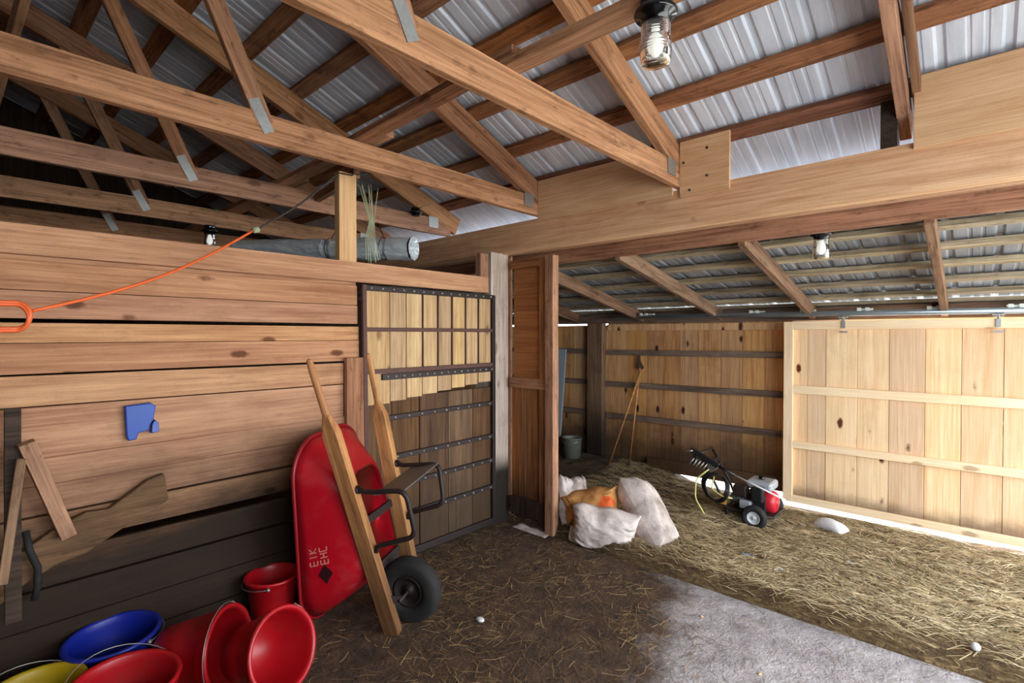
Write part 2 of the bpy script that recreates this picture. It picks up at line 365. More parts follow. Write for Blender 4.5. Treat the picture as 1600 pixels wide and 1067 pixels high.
structure('ceiling_lean_to', mb, M['roof_shade_tint'], 'ribbed metal roofing over the low lean-to on the right', 'roof', solid=.002)

mb = MB(); mb.box((X0, 3.70, 2.265), (X1, 3.725, 2.50)); structure('trim_4', mb, M['girt'], 'added unseen fascia board limiting daylight between the main eave and the lean-to roof', 'trim')  # board added out of sight to limit daylight on the eave sheeting
# stall partition: planks that run away from the camera, at x = -3
mb = MB(); P = M['stall_y']
def plank(z0, z1, y0=-1.2, y1=1.69, x=-3.0, t=.03, tilt=0, mbb=None):
    q = random.uniform(-.004, .004)
    (mbb or mb).add([(x-t, y0, z0), (x+q, y0, z0), (x+q, y1, z0+tilt), (x-t, y1, z0+tilt), (x-t, y0, z1), (x+q, y0, z1), (x+q, y1, z1+tilt), (x-t, y1, z1+tilt)],
           [(0,3,2,1),(4,5,6,7),(0,1,5,4),(1,2,6,5),(2,3,7,6),(3,0,4,7)])
plank(1.938, 2.067, y1=2.985, x=-2.985, tilt=.003)
plank(1.79, 1.917, y1=1.79); plank(1.668, 1.787, y1=1.79); plank(1.563, 1.65, y1=1.80); plank(1.43, 1.561, y1=1.80)
plank(1.295, 1.427, y1=1.69, tilt=-.01); plank(1.05, 1.291, y1=1.69, tilt=-.012)
plank(.93, 1.047, x=-2.992, tilt=.03); plank(.80, .927, tilt=.03); plank(.665, .797, tilt=.02); plank(.49, .632, tilt=.01)
plank(.33, .486); plank(.17, .327); plank(.0, .166)
plank(1.9, 1.95, y1=1.8, x=-3.032, t=.02)
structure('wall_left', mb, P, 'horizontal plank stall partition on the left, dirt and painted shade towards the floor', 'wall', bevel=.003)

mb = MB()
mb.box((X0 - .1, -3.2, -.1), (X0, 5.8, 4.4)); structure('wall_far', mb, M['siding'], 'dark board gable wall at the far left end', 'wall')
mb = MB(); mb.box((X0, -3.2, -.1), (X1, -3.12, 2.66)); structure('wall_front', mb, M['siding'], 'dark board wall behind the camera', 'wall')
mb = MB()
mb.box((X1, -3.2, -.1), (X1 + .1, -.8, 2.75)); mb.box((X1, -.8, -.1), (X1 + .05, 1.75, 1.22)); mb.box((X1, 3.1, -.1), (X1 + .1, 3.45, 2.3)); mb.box((X1, 5.45, -.1), (X1 + .1, 5.72, 1.9))  # second box: unseen half gate added to dim the low left corner
mb.box((X1, -.8, 2.4), (X1 + .1, 3.1, 2.75)); mb.box((X1, 3.45, 1.8), (X1 + .1, 5.45, 1.9))
mb.add([(X1, -3.2, 2.75), (X1, 3.3, 2.75), (X1, PEAK, 3.98), (X1 + .1, -3.2, 2.75), (X1 + .1, 3.3, 2.75), (X1 + .1, PEAK, 3.98)], [(0,1,2), (5,4,3), (0,3,4,1), (1,4,5,2), (2,5,3,0)])
structure('wall_gable', mb, M['siding'], 'gable wall with open doorways and an added light-blocking half gate right of the view', 'wall')
mb = MB(); mb.box((-3.35, 3.34, -.08), (-3.28, 5.5, .9)); 
# board wall of the lean-to
mb = MB(); x = -7.2; ed = [-3.47, -3.195, -2.937, -2.73, -2.522, -2.307, -2.061, -1.835, -1.616, -1.40, -1.18, -.96]
xs = [-7.2 + .2 * i for i in range(19)] + ed
for a, b in zip(xs, xs[1:]): mb.box((a + .002, 5.6 + random.uniform(0, .006), .06 if a > -3.0 else -.16), (b - .002, 5.63, 1.735 if a > -3.5 else 1.716))
mb.box((-7.2, 5.631, .06), (-.96, 5.645, 1.70)); mb.box((-7.2, 5.631, -.16), (-3.0, 5.645, .07)); structure('wall_back', mb, M['pine_z2'], 'vertical pine board wall of the lean-to left of the sliding door', 'wall', bevel=.002)
mb = MB(); mb.box((-7.2, 5.55, 1.735), (X1, 5.64, 1.86)); structure('trim_1', mb, M['girt'], 'eave plate along the top of the lean-to wall', 'trim', bevel=.003)
mb = MB(); mb.box((-3.47, 5.575, 1.645), (-1.3, 5.598, 1.722)); structure('trim_2', mb, M['pine_z2'], 'header board over the lean-to wall boards', 'trim', bevel=.003)
mb = MB(); mb.box((-1.36, 5.57, 1.715), (X1, 5.625, 1.74)); structure('trim_3', mb, M['pine_x'], 'thin board above the sliding door opening', 'trim', bevel=.002)
for i, (z, lab) in enumerate(((1.38, 'top'), (.985, 'middle'), (.59, 'lowest'))):
    for a, b, s in ((-3.47, -1.39, 'right of the corner post'), (-7.2, -3.72, 'left of the corner post')):
        dz = .02 if a > -4 else 0
        tag(timber('wall_girt', (a, 5.575, z - dz * .3), (b, 5.575, z + dz * .7), .045, .062, M['girt']), f'{lab} dark horizontal girt on the pine board wall {s}', 'girt', 'girts of the lean-to wall')
tag(timber('sill_board', (-2.9, 5.57, .075), (-1.37, 5.57, .108), .04, .14, M['pine_z2']), 'stained splash board along the foot of the pine wall above the light gap', 'board')

# sliding barn door on its track
d1 = empty('door_1', (-.1, 5.42, 0), 'large pale pine sliding door hanging from the pipe track', 'door', None, 'structure')
mb = MB(); sx = [-1.36, -1.194, -1.043, -.80, -.57, -.33, -.103, .14, .37, .6, .83, 1.06, 1.29, 1.5]
for a, b in zip(sx, sx[1:]): mb.box((a + .0015, 5.432 + random.uniform(0, .004), .02), (b - .0015, 5.456, 1.70))
mb.box((-1.36, 5.457, .02), (1.5, 5.465, 1.70)); mb.build('board_panel', M['pine_z'], d1, .002)
for nm, z0, z1 in (('top_rail', 1.645, 1.722), ('cross_rail', 1.04, 1.116), ('cross_rail', .519, .583), ('bottom_rail', 0.0, .064)):
    timber(nm, (-1.31, 5.415, (z0 + z1) / 2), (1.5, 5.415, (z0 + z1) / 2), .034, z1 - z0, M['pine_x'], d1)
timber('stile', (-1.35, 5.413, .0), (-1.35, 5.413, 1.72), .036, .08, M['pine_x'], d1, up=(1, 0, 0))
for hx in (-.902, .106, 1.1):
    mb = MB(); mb.box((hx - .014, 5.388, 1.655), (hx + .014, 5.397, 1.72)); mb.box((hx - .03, 5.388, 1.615), (hx + .03, 5.397, 1.630)); mb.tube([(hx, 5.38, 1.72), (hx, 5.38, 1.765)], .009, 8); mb.box((hx - .035, 5.36, 1.748), (hx + .035, 5.40, 1.756)); mb.box((hx - .03, 5.365, 1.733), (hx + .03, 5.395, 1.739))
    mb.build('hanger', M['galv'], d1)
t = empty('door_track', (-1.0, 5.38, 1.79), 'long galvanised pipe track above the sliding door', 'track')
mb = MB(); mb.tube([(-3.33, 5.38, 1.800), (X1 - .02, 5.38, 1.775)], .024, 14); mb.build('pipe', M['pipe'], t)
for bx in (-2.851, -1.65, -1.199, -.751, -.274, .202, .7, 1.2):
    mb = MB(); z = 1.80 - (bx + 3.33) * .0047; mb.box((bx - .045, 5.365, z + .022), (bx + .045, 5.5, z + .030)); mb.box((bx - .045, 5.355, z + .018), (bx - .015, 5.368, z + .045)); mb.box((bx + .015, 5.355, z + .018), (bx + .045, 5.368, z + .045)); mb.box((bx - .05, 5.5, z + .0), (bx + .05, 5.552, z + .045))
    mb.build('bracket', M['track_white'], t)
tag(timber('corner_post', (-3.595, 5.53, -.1), (-3.595, 5.53, 1.735), .1, .22, M['post_dark'], up=(1, 0, 0)), 'dark square post in the lean-to wall left of the leaning tool', 'post')

# ------------------------------------------------------------------ girder, post, frame
g = empty('girder_beam', (-2, 3.3, 2.3), 'long pale girder beam crossing from the stall corner to the right edge', 'beam')
timber('face_plank', (X0, 3.20, 2.405), (X1 + .1, 3.20, 2.425), .06, .225, M['beam'], g, n=20)
timber('core_plank', (X0, 3.30, 2.41), (X1 + .1, 3.30, 2.42), .13, .21, M['beam'], g, n=20)
timber('bottom_strip', (-3.2, 3.205, 2.292), (X1, 3.205, 2.312), .075, .03, M['beam'], g, n=20)
timber('back_plank', (X0, 3.405, 2.40), (X1 + .1, 3.405, 2.41), .06, .2, M['beam'], g, n=20)
tag(timber('ledger_board', (X0, 3.462, 2.24), (X1, 3.462, 2.265), .04, .12, M['timber']), 'ledger board behind the girder carrying the lean-to rafters', 'ledger')
t = empty('support_post', (-3.1, 3.13, 0), 'whitewashed square post under the girder, black at its foot', 'post')
timber('post_core', (-3.095, 3.135, -.02), (-3.095, 3.135, 2.285), .19, .21, M['post'], t, up=(0, 1, 0))
timber('edge_strip', (-2.99, 3.252, 0), (-2.99, 3.252, 2.27), .022, .035, M['timber'], t, up=(1, 0, 0))
tag(timber('short_block', (-3.02, 2.945, 2.065), (-3.02, 2.945, 2.262), .05, .085, M['timber'], up=(0, 1, 0)), 'short upright block on the top plank beside the whitewashed post', 'block')
tag(timber('stub_post', (-3.03, 1.725, 2.066), (-3.03, 1.725, 2.635), .06, .122, M['ply'], up=(0, 1, 0)), 'pale stub post standing on the stall partition under the trusses', 'post')

# plywood pieces on the girder
def ply(name, x0, x1, z0, z1, label, dz0=0, dz1=0):
    y0, y1 = 3.150, 3.168
    mb = MB(); mb.add([(x0, y0, z0), (x1, y0, z0 + dz0), (x1, y1, z0 + dz0), (x0, y1, z0), (x0, y0, z1), (x1, y0, z1 + dz1), (x1, y1, z1 + dz1), (x0, y1, z1)], [(0,1,2,3)[::-1],(4,5,6,7),(0,1,5,4),(1,2,6,5),(2,3,7,6),(3,0,4,7)])
    return tag(mb.build(name, M['ply'], None, .002), label, 'plywood', 'plywood offcuts on the girder')
ply('plywood_piece', -2.60, -1.475, 2.50, 2.815, 'wide plywood strip on the girder between two truss feet')
p = ply('plywood_piece', -1.425, -1.115, 2.475, 2.825, 'small squarish plywood piece beside the third truss foot')
for qx, qz in ((-1.25, 2.75), (-1.25, 2.58), (-1.40, 2.69), (-1.36, 2.51)): mb = MB(); mb.tube([(qx, 3.1505, qz), (qx, 3.146, qz)], .008, 8); mb.build('nail_head', M['steel_dark'], p)
ply('plywood_piece', -.245, 1.1, 2.50, 2.845, 'large plywood sheet on the girder at the right edge', .0, .0)
tag(timber('dark_block', (-.345, 3.22, 2.535), (-.345, 3.22, 2.77), .07, .09, M['siding'], up=(0, 1, 0)), 'dark wooden block on the girder beside the nearest rafter', 'block')

# ------------------------------------------------------------------ trusses
def truss(x, label, chord=True, brace=True):
    r = empty('roof_truss', (x, 3.2, 2.54), label, 'truss', 'roof trusses')
    xc = x - .02
    if chord: timber('bottom_chord', (xc, -2.78, 2.622), (xc, 3.27, 2.622), .04, .148, M['timber'], r, n=16, wob=.008)
    timber('top_chord', (xc, 3.36, roof_z(3.36) - .093), (xc, PEAK, roof_z(PEAK) - .093), .05, .165, M['timber'], r, n=14, wob=.008)
    yl = -2.9; zl = roof_z(PEAK) - SL * (PEAK - yl)
    timber('top_chord', (xc, PEAK, roof_z(PEAK) - .08), (xc, yl, zl - .08), .05, .135, M['timber'], r, n=14, wob=.008)
    if chord:
        timber('web', (xc, 1.06, 2.64), (xc, .56, roof_z(.5) - .12), .04, .085, M['timber'], r, up=(0, 1, 0))
        timber('web', (xc, -.6, 2.66), (xc, -.1, 3.8), .04, .085, M['timber'], r, up=(0, 1, 0))
        mb = MB(); mb.bar((xc + .0225, 1.075, 2.60), (xc + .0225, 1.0, 2.745), .003, .055, up=(0, 1, 0)); mb.bar((xc - .0225, 1.075, 2.60), (xc - .0225, 1.0, 2.745), .003, .055, up=(0, 1, 0)); mb.build('nail_plate', M['galv'], r)
        mb = MB(); mb.box((xc + .026, 3.0, 2.60), (xc + .029, 3.11, 2.70)); mb.build('nail_plate', M['galv'], r)
    return r
truss(-1.44, 'nearest roof truss with a bottom chord, crossing in front of the hanging jar lamp')
truss(-2.615, 'second roof truss, its chord meeting the girder left of the wide plywood strip')
truss(-3.79, 'third roof truss, its chord running behind the pale stub post')
truss(-4.97, 'fourth roof truss, low behind the end of the orange cord')
truss(-6.15, 'farthest roof truss, just showing above the top stall plank')
t = empty('rafter', (-.265, 3.2, 2.6), 'lone rafter without a chord at the upper right, foot beside the dark block', 'rafter')
timber('rafter_board', (-.29, 3.36, roof_z(3.36) - .08), (-.29, PEAK, roof_z(PEAK) - .08), .05, .13, M['timber'], t, n=14)
timber('sister_board', (-.235, 3.3, roof_z(3.3) - .03), (-.235, .8, roof_z(.8) - .03), .035, .06, M['timber_dark'], t, n=10)
ys = [3.21, 2.845, 2.462, 2.125, 1.765, 1.40, 1.03, .66, .30]
words = ['lowest roof purlin, just above the girder', 'second roof purlin up from the girder', 'third roof purlin up from the girder', 'fourth roof purlin up from the girder', 'fifth roof purlin up from the girder',
         'sixth roof purlin up from the girder', 'seventh roof purlin up from the girder', 'eighth roof purlin, near the upper left corner', 'topmost roof purlin beside the ridge']
for y, lab in zip(ys, words):
    z = roof_z(y) + .018
    tag(timber('roof_purlin', (X0, y, z), (X1, y, z), .105, .036, M['purlin'], up=(0, SL, 1), n=24, wob=.01), lab, 'purlin', 'purlins under the main roof')
for i in range(7):
    y = -.1 - .45 * i; z = roof_z(PEAK) - SL * (PEAK - y) + .018
    tag(timber('roof_purlin', (X0, y, z), (X1, y, z), .1, .036, M['purlin'], up=(0, -SL, 1)), 'roof purlin on the slope behind the viewer', 'purlin', 'purlins of the rear slope')
# runners laid flat over the chords
tag(timber('brace_runner', (-1.50, 1.585, 2.717), (-.3, 1.600, 2.717), .095, .036, M['timber']), 'flat brace board over the nearest truss carrying the jar lamp', 'brace', 'brace boards over the truss chords')
tag(timber('brace_runner', (-2.75, 1.60, 2.719), (-1.40, 1.58, 2.755), .095, .034, M['timber']), 'flat brace board between the nearest and second truss', 'brace', 'brace boards over the truss chords')
tag(timber('brace_runner', (-3.9, 1.67, 2.715), (-2.52, 1.69, 2.756), .11, .034, M['timber']), 'flat brace board between the second and third truss', 'brace', 'brace boards over the truss chords')
tag(timber('brace_runner', (-5.15, 1.72, 2.715), (-3.72, 1.76, 2.756), .12, .034, M['timber']), 'flat brace board between the third and fourth truss', 'brace', 'brace boards over the truss chords')
tag(timber('brace_runner', (-6.3, 1.75, 2.715), (-4.88, 1.80, 2.756), .12, .034, M['timber']), 'flat brace board beyond the fourth truss', 'brace', 'brace boards over the truss chords')
tag(timber('hanger_board', (-3.85, 1.93, 2.655), (-3.02, 1.80, 2.655), .045, .06, M['timber']), 'short board from the third truss to the stub post, holding the cable', 'brace')
tag(timber('diagonal_brace', (-3.0, .35, 3.7), (-6.6, .05, 2.5), .13, .04, M['timber'], up=(0, 1, 0)), 'long diagonal brace board in the upper left between the trusses', 'brace')

# lean-to framing
for x, xe, lab in ((-.20, -.215, 'lean-to rafter nearest the right edge'), (-1.14, -1.18, 'lean-to rafter left of the small jar lamp'), (-2.05, -2.05, 'third lean-to rafter from the right'),
               (-2.97, -2.97, 'lean-to rafter seen beside the panelled door leaf'), (-3.9, -3.9, 'farthest visible lean-to rafter over the corner post')):
    tag(timber('lean_to_rafter', (x, 3.45, lean_z(3.45) - .062), (xe, 5.62, lean_z(5.62) - .062), .045, .115, M['timber_dark'], n=8), lab, 'rafter', 'rafters of the lean-to')
for y, lab in zip((3.50, 3.86, 4.21, 4.58, 4.95, 5.32, 5.60), ('lean-to purlin hidden close behind the girder', 'second lean-to purlin from the girder', 'third lean-to purlin from the girder', 'fourth lean-to purlin from the girder', 'fifth lean-to purlin from the girder', 'sixth lean-to purlin from the girder', 'lean-to purlin at the eave above the pipe track')):
    z = lean_z(y) + .018
    tag(timber('lean_to_purlin', (X0, y, z), (X1, y, z), .075, .034, M['lean_purlin'], up=(0, .2, 1), n=24, wob=.008), lab, 'purlin', 'purlins of the lean-to')

# ------------------------------------------------------------------ steel framed stall gate
d2 = empty('door_2', (-2.97, 2.42, 0), 'steel framed stall gate with pale upper boards and dark lower boards', 'door', None, 'structure')
mb = MB(); e = [1.825, 2.022, 2.159, 2.30, 2.442, 2.579, 2.718, 2.857, 3.0]
for i, (a, b) in enumerate(zip(e, e[1:])): mb.box((-3.0, a + .004, 1.165 + .012 * (i - 3)), (-2.978 + random.uniform(-.003, .003), b - .004, 1.905))
mb.build('upper_boards', M['gate_light'], d2, .002)
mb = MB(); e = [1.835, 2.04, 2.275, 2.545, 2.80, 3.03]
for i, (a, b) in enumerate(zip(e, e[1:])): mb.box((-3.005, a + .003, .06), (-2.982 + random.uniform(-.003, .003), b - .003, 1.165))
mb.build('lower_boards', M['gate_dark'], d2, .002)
def bar_y(name, z, h, mat, y0=1.815, y1=3.03, dz=0, th=.022, bolts=0):
    mb = MB(); mb.bar((-2.966, y0, z), (-2.966, y1, z + dz), th, h)
    o = mb.build(name, mat, d2, .003)
    if bolts:
        for k in range(bolts):
            mb = MB(); y = y0 + (y1 - y0) * (k + .6) / (bolts + .2); zz = z + dz * (k + .6) / bolts; mb.tube([(-2.956, y, zz), (-2.950, y, zz)], .0075, 8); mb.build('bolt', M['bolt'], o)
    return o
bar_y('top_bar', 1.905, .036, M['steel_dark'], bolts=14); bar_y('cross_bar', 1.632, .026, M['rust']); bar_y('cross_bar', 1.352, .03, M['rust'])
bar_y('cross_bar', 1.312, .042, M['steel_dark'], y0=1.95, bolts=16, dz=.004)
for z, y0 in ((1.03, 1.98), (.758, 2.0), (.56, 2.15), (.34, 2.15)): bar_y('cross_bar', z, .034, M['steel_dark'], y0=y0, dz=.004, bolts=9)
bar_y('bottom_bar', .06, .05, M['steel_dark'], y0=1.84)
mb = MB(); mb.bar((-2.966, 1.815, 1.925), (-2.966, 1.835, .06), .026, .03, up=(0, 1, 0)); mb.build('stile', M['rust'], d2, .003)
mb = MB(); mb.bar((-2.966, 3.015, 1.92), (-2.966, 3.02, .06), .026, .034, up=(0, 1, 0)); mb.build('stile', M['steel_dark'], d2, .003)
for y in (2.30, 2.442, 2.579, 2.718, 2.857): mb = MB(); mb.tube([(-2.972, y, 1.90), (-2.972, y, 1.34)], .006, 6); mb.build('rod', M['rust'], d2)
tag(timber('batten', (-2.975, 1.755, .55), (-2.975, 1.755, 1.45), .035, .135, M['timber'], up=(0, 1, 0)), 'rough vertical batten on the partition beside the gate hinge', 'board')

# tall panelled door leaf standing open under the girder
d3 = empty('door_3', (-2.7, 3.2, 0), 'narrow panelled wooden door leaf standing open beside the whitewashed post', 'door', None, 'structure')
mb = MB(); mb.box((-2.93, 3.235, 1.2), (-2.60, 3.247, 2.20)); mb.build('plywood_panel', M['leaf_ply'], d3)
mb = MB()
for a, b in ((-2.95, -2.86), (-2.855, -2.80), (-2.795, -2.62)): mb.box((a, 3.232 + random.uniform(0, .006), .1), (b, 3.248, 1.2))
mb.build('lower_boards', M['leaf'], d3, .002)
timber('stile', (-2.592, 3.222, .03), (-2.592, 3.222, 2.215), .03, .085, M['leaf_x'], d3, up=(1, 0, 0))
timber('edge_stile', (-2.507, 3.212, .005), (-2.507, 3.212, 2.225), .075, .08, M['timber'], d3, up=(1, 0, 0))
timber('top_rail', (-2.95, 3.222, 2.185), (-2.63, 3.222, 2.185), .03, .07, M['leaf_x'], d3)
timber('mid_rail', (-2.95, 3.215, 1.195), (-2.545, 3.215, 1.195), .034, .085, M['timber'], d3)
timber('bottom_rail', (-2.94, 3.212, .16), (-2.545, 3.212, .16), .034, .14, M['siding'], d3)

# ------------------------------------------------------------------ straw
def straw_h(x, y):
    t = (y - 3.24) / 2.3
    h = .08 - .12 * min(1, max(0, t)) + .036 * noise.noise((x * 1.3, y * 2.2, 3.1)) + .026 * noise.noise((x * 3.2, y * 7, 9)) + .014 * noise.noise((x * 8, y * 18, 2))
    e = min(1, max(0, (y - 3.20) / .05)); h = -.01 + (h + .01) * (e * e * (3 - 2 * e))
    q = min(1, max(0, (-2.0 - x) / .8))
    if y > 4.9: h += q * .10 * min(1, (y - 4.9) / .5)
    if y > 5.15 and x > -2.9: h -= min(.10, (y - 5.15) * .30) * (1 - .8 * q) * min(1, max(.35, .75 + .9 * noise.noise((x * 1.3, 3, 8))))
    return h
nx, ny = 300, 110; vs = []; fs = []
for j in range(ny + 1):
    yb = 3.20 + (5.62 - 3.20) * j / ny
    for i in range(nx + 1):
        x = -5.5 + (X1 + 5.49) * i / nx
        y = yb + (.025 * noise.noise((x * 2.5, 0, 4)) if j < 3 else 0)
        vs.append((x, y, straw_h(x, yb)))
for j in range(ny):
    for i in range(nx): fs.append((j*(nx+1)+i, j*(nx+1)+i+1, (j+1)*(nx+1)+i+1, (j+1)*(nx+1)+i))
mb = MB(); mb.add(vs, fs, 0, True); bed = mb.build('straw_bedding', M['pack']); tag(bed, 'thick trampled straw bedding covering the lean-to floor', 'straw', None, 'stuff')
def blades(name, pts, mat, lmin, lmax, wd, tilt, parent=None, spread=.5, base=0.0):
    vs = []; fs = []
    for (x, y, z) in pts:
        L = random.uniform(lmin, lmax); a = base + random.gauss(0, spread) + .9 * noise.noise((x * 1.4, y * 1.4, 7)); 
        dx, dy = math.cos(a), math.sin(a); dz = random.uniform(-tilt, tilt); wv = random.uniform(.6, 1.2) * wd
        px, py = -dy * wv, dx * wv; bend = random.uniform(-.12, .12) * L
        b = len(vs)
        for s_, k in ((-.5, 0), (0, 1), (.5, 0)):
            cx = x + dx * L * s_ - dy * bend * k; cy = y + dy * L * s_ + dx * bend * k; cz = z + dz * L * s_ + (.012 * k if tilt > .05 else .0)
            vs += [(cx - px, cy - py, cz), (cx + px, cy + py, cz + wv * .6)]
        fs += [(b, b+1, b+3, b+2), (b+2, b+3, b+5, b+4)]
    mb = MB(); mb.add(vs, fs); return mb.build(name, mat, parent)
pts = []
while len(pts) < 42000:
    x = random.uniform(-3.2, 1.0); y = 3.22 + 2.3 * random.random() ** 1.25
    if x < -1.9 and random.random() < .75: continue
    if y < 3.36 and random.random() < .85: continue
    if noise.noise((x * 1.6, y * 2.6, 6)) < -.12 and random.random() < .6: continue
    pts.append((x, y, straw_h(x, y) + random.uniform(.0, .012)))
tag(blades('straw_blades', pts, M['straw'], .05, .16, .0019, .07, bed, .5, .1), kind='stuff')
pts = []
while len(pts) < 5500:
    x = random.uniform(-3.0, .4); y = random.uniform(.5, 3.18)
    d = (x + 1.1) + (y - 2.18) * .36
    dens = (.75 if d < 0 else .75 * math.exp(-d * 5) + .02) * (.35 + 1.1 * max(0, .3 + noise.noise((x * 1.7, y * 1.7, 1))))
    if random.random() > dens: continue
    pts.append((x, y, random.uniform(.002, .008)))
tag(blades('loose_straw', pts, M['straw_dark'], .02, .13, .0011, .03, None, 2.0), 'loose straw strewn over the dirty concrete', 'straw', None, 'stuff')

# ------------------------------------------------------------------ wheelbarrow, stood on its nose against the partition
Mb = V((-2.35, 1.70, 0)); Mt = V((-2.625, 1.4625, 1.4815)); HH = (Mt - Mb).normalized(); UU = V((-.46, .89, .06)); UU = (UU - HH * UU.dot(HH)).normalized(); NN = UU.cross(HH).normalized()
if NN.x < 0: NN = -NN
def W(s_, u, n): return Mb + HH * s_ + UU * u + NN * n
wb = empty('wheelbarrow', (-2.35, 1.68, 0), 'red wheelbarrow stood on its nose against the plank partition', 'wheelbarrow')
B1 = V((-2.30, 1.58, .0)); T1 = V((-2.50, 1.215, 1.478)); B2 = V((-2.40, 1.82, .0)); T2 = V((-2.75, 1.71, 1.485))
for A, Bq in ((B1, T1), (B2, T2)):
    ax = (Bq - A).normalized(); L = (Bq - A).length; mb = MB(); s1 = NN.cross(ax).normalized(); s2 = ax.cross(s1)
    prof = [(0, .024, .040), (.02, .026, .043), (L - .40, .026, .043), (L - .34, .023, .034), (L - .30, .018, .020), (L - .05, .018, .019), (L - .01, .014, .015), (L, .006, .007)]
    vs = []; n = 12
    for t_, a_, b_ in prof:
        sq = t_ < L - .36
        for k in range(n):
            q = 2 * PI * (k + .5) / n; c, s_ = math.cos(q), math.sin(q)
            if sq: m_ = max(abs(c), abs(s_)); c, s_ = c / m_, s_ / m_
            elif t_ < L - .32: m_ = max(abs(c), abs(s_)) ** .5; c, s_ = c / m_, s_ / m_
            vs.append((t_, c * a_, s_ * b_))
    fs = [(i*n+k, i*n+(k+1) % n, (i+1)*n+(k+1) % n, (i+1)*n+k) for i in range(len(prof)-1) for k in range(n)] + [tuple(range(n))[::-1], tuple(range((len(prof)-1)*n, len(prof)*n))]
    mb.add(vs, fs, 0, False); o = mb.build('handle', M['handle']); 
    o.matrix_basis = Matrix(((ax.x, s1.x, s2.x, A.x), (ax.y, s1.y, s2.y, A.y), (ax.z, s1.z, s2.z, A.z), (0, 0, 0, 1)))
    q = o.modifiers.new('bevel', 'BEVEL'); q.width = .004; q.segments = 2; q.limit_method = 'ANGLE'; q.angle_limit = math.radians(40)
    attach(o, wb)
def tdep(s_, t_): return -.045 - t_ * (.215 + .22 * (1.05 - s_))
def tray_ring(t_, n=56):
    """section of the tray at depth t_ (0 floor by the handles, 1 rim)"""
    e = t_ ** .85
    s0 = .34 - .21 * e; s1 = .90 + .23 * t_; hw = .165 + .145 * t_ ** .7; r = .11 + .09 * t_
    out = []; cs = ((s1 - r, hw - r, 0), (s0 + r, hw - r, PI / 2), (s0 + r, -hw + r, PI), (s1 - r, -hw + r, 1.5 * PI))
    for cs_, cu, a0 in cs:
        for k in range(n // 4):
            q = a0 + (PI / 2) * k / (n // 4 - 1); ss = cs_ + r * math.cos(q); out.append((ss, cu + r * math.sin(q) + .05 * t_, tdep(ss, t_)))
    return out
mb = MB(); vs = []; ts = [0, .04, .12, .3, .55, .8, 1.0]; n = 56
rings = []
for t_ in ts: rings.append([W(*p) for p in tray_ring(t_)])
c0 = [W(p[0] * .93 + .58 * .07, p[1] * .86, -.035) for p in tray_ring(0)]
rings = [c0] + rings
for r_ in rings: vs += r_
fs = [(i*n+k, i*n+(k+1) % n, (i+1)*n+(k+1) % n, (i+1)*n+k) for i in range(len(rings)-1) for k in range(n)] + [tuple(range(n))]
mb.add(vs, fs, 0, True); tray = mb.build('tray', M['red_tray'], wb, solid=.006)
mb = MB(); mb.tube([W(*p) for i, p in enumerate(tray_ring(1.0)) if i % 14 != 13], .011, 8, closed=True); mb.build('rim', M['red_dark'], tray)
def side(s_, t_):                    # point on the tray's near side (u < 0), pushed 2.5 mm off the surface
    hw = .165 + .145 * t_ ** .7 - .05 * t_; p_ = W(s_, -hw, tdep(s_, t_)); hw2 = .165 + .145 * (t_ + .05) ** .7 - .05 * (t_ + .05)
    q_ = W(s_, -hw2, tdep(s_, t_ + .05)); nrm = HH.cross(q_ - p_).normalized()
    if nrm.dot(UU) > 0: nrm = -nrm
    return p_ + nrm * .005
mb = MB(); c = (.42, .57); mb.add([side(c[0] - .052, c[1]), side(c[0], c[1] - .11), side(c[0] + .052, c[1]), side(c[0], c[1] + .11)], [(0, 1, 2, 3)]); mb.build('diamond_mark', M['logo'], tray)
mb = MB()
def stroke(s0, t0, s1, t1):
    if abs(s1 - s0) > abs(t1 - t0) * .3: a = [(s0, t0 - .011), (s1, t1 - .011), (s1, t1 + .011), (s0, t0 + .011)]
    else: a = [(s0 - .003, t0), (s0 + .003, t0), (s1 + .003, t1), (s1 - .003, t1)]
    mb.add([side(*p) for p in a], [(0, 1, 2, 3)])
for row, glyphs in ((.50, 'EHC'), (.67, 'EIK')):
    for gi, g_ in enumerate(glyphs):
        s0 = .475 + gi * .034; s1 = s0 + .022; t0 = row; t1 = row + .12
        if g_ in 'EHCK': stroke(s0, t0, s0, t1)
        if g_ == 'I': stroke(s0 + .011, t0, s0 + .011, t1)
        if g_ in 'EC': stroke(s0, t0, s1, t0); stroke(s0, t1, s1, t1)
        if g_ in 'EH': stroke(s0, (t0 + t1) / 2, s1, (t0 + t1) / 2)
        if g_ == 'H': stroke(s1, t0, s1, t1)
        if g_ == 'K': stroke(s0, (t0 + t1) / 2, s1, t0); stroke(s0, (t0 + t1) / 2, s1, t1)
mb.build('worn_print', M['logo_pale'], tray)
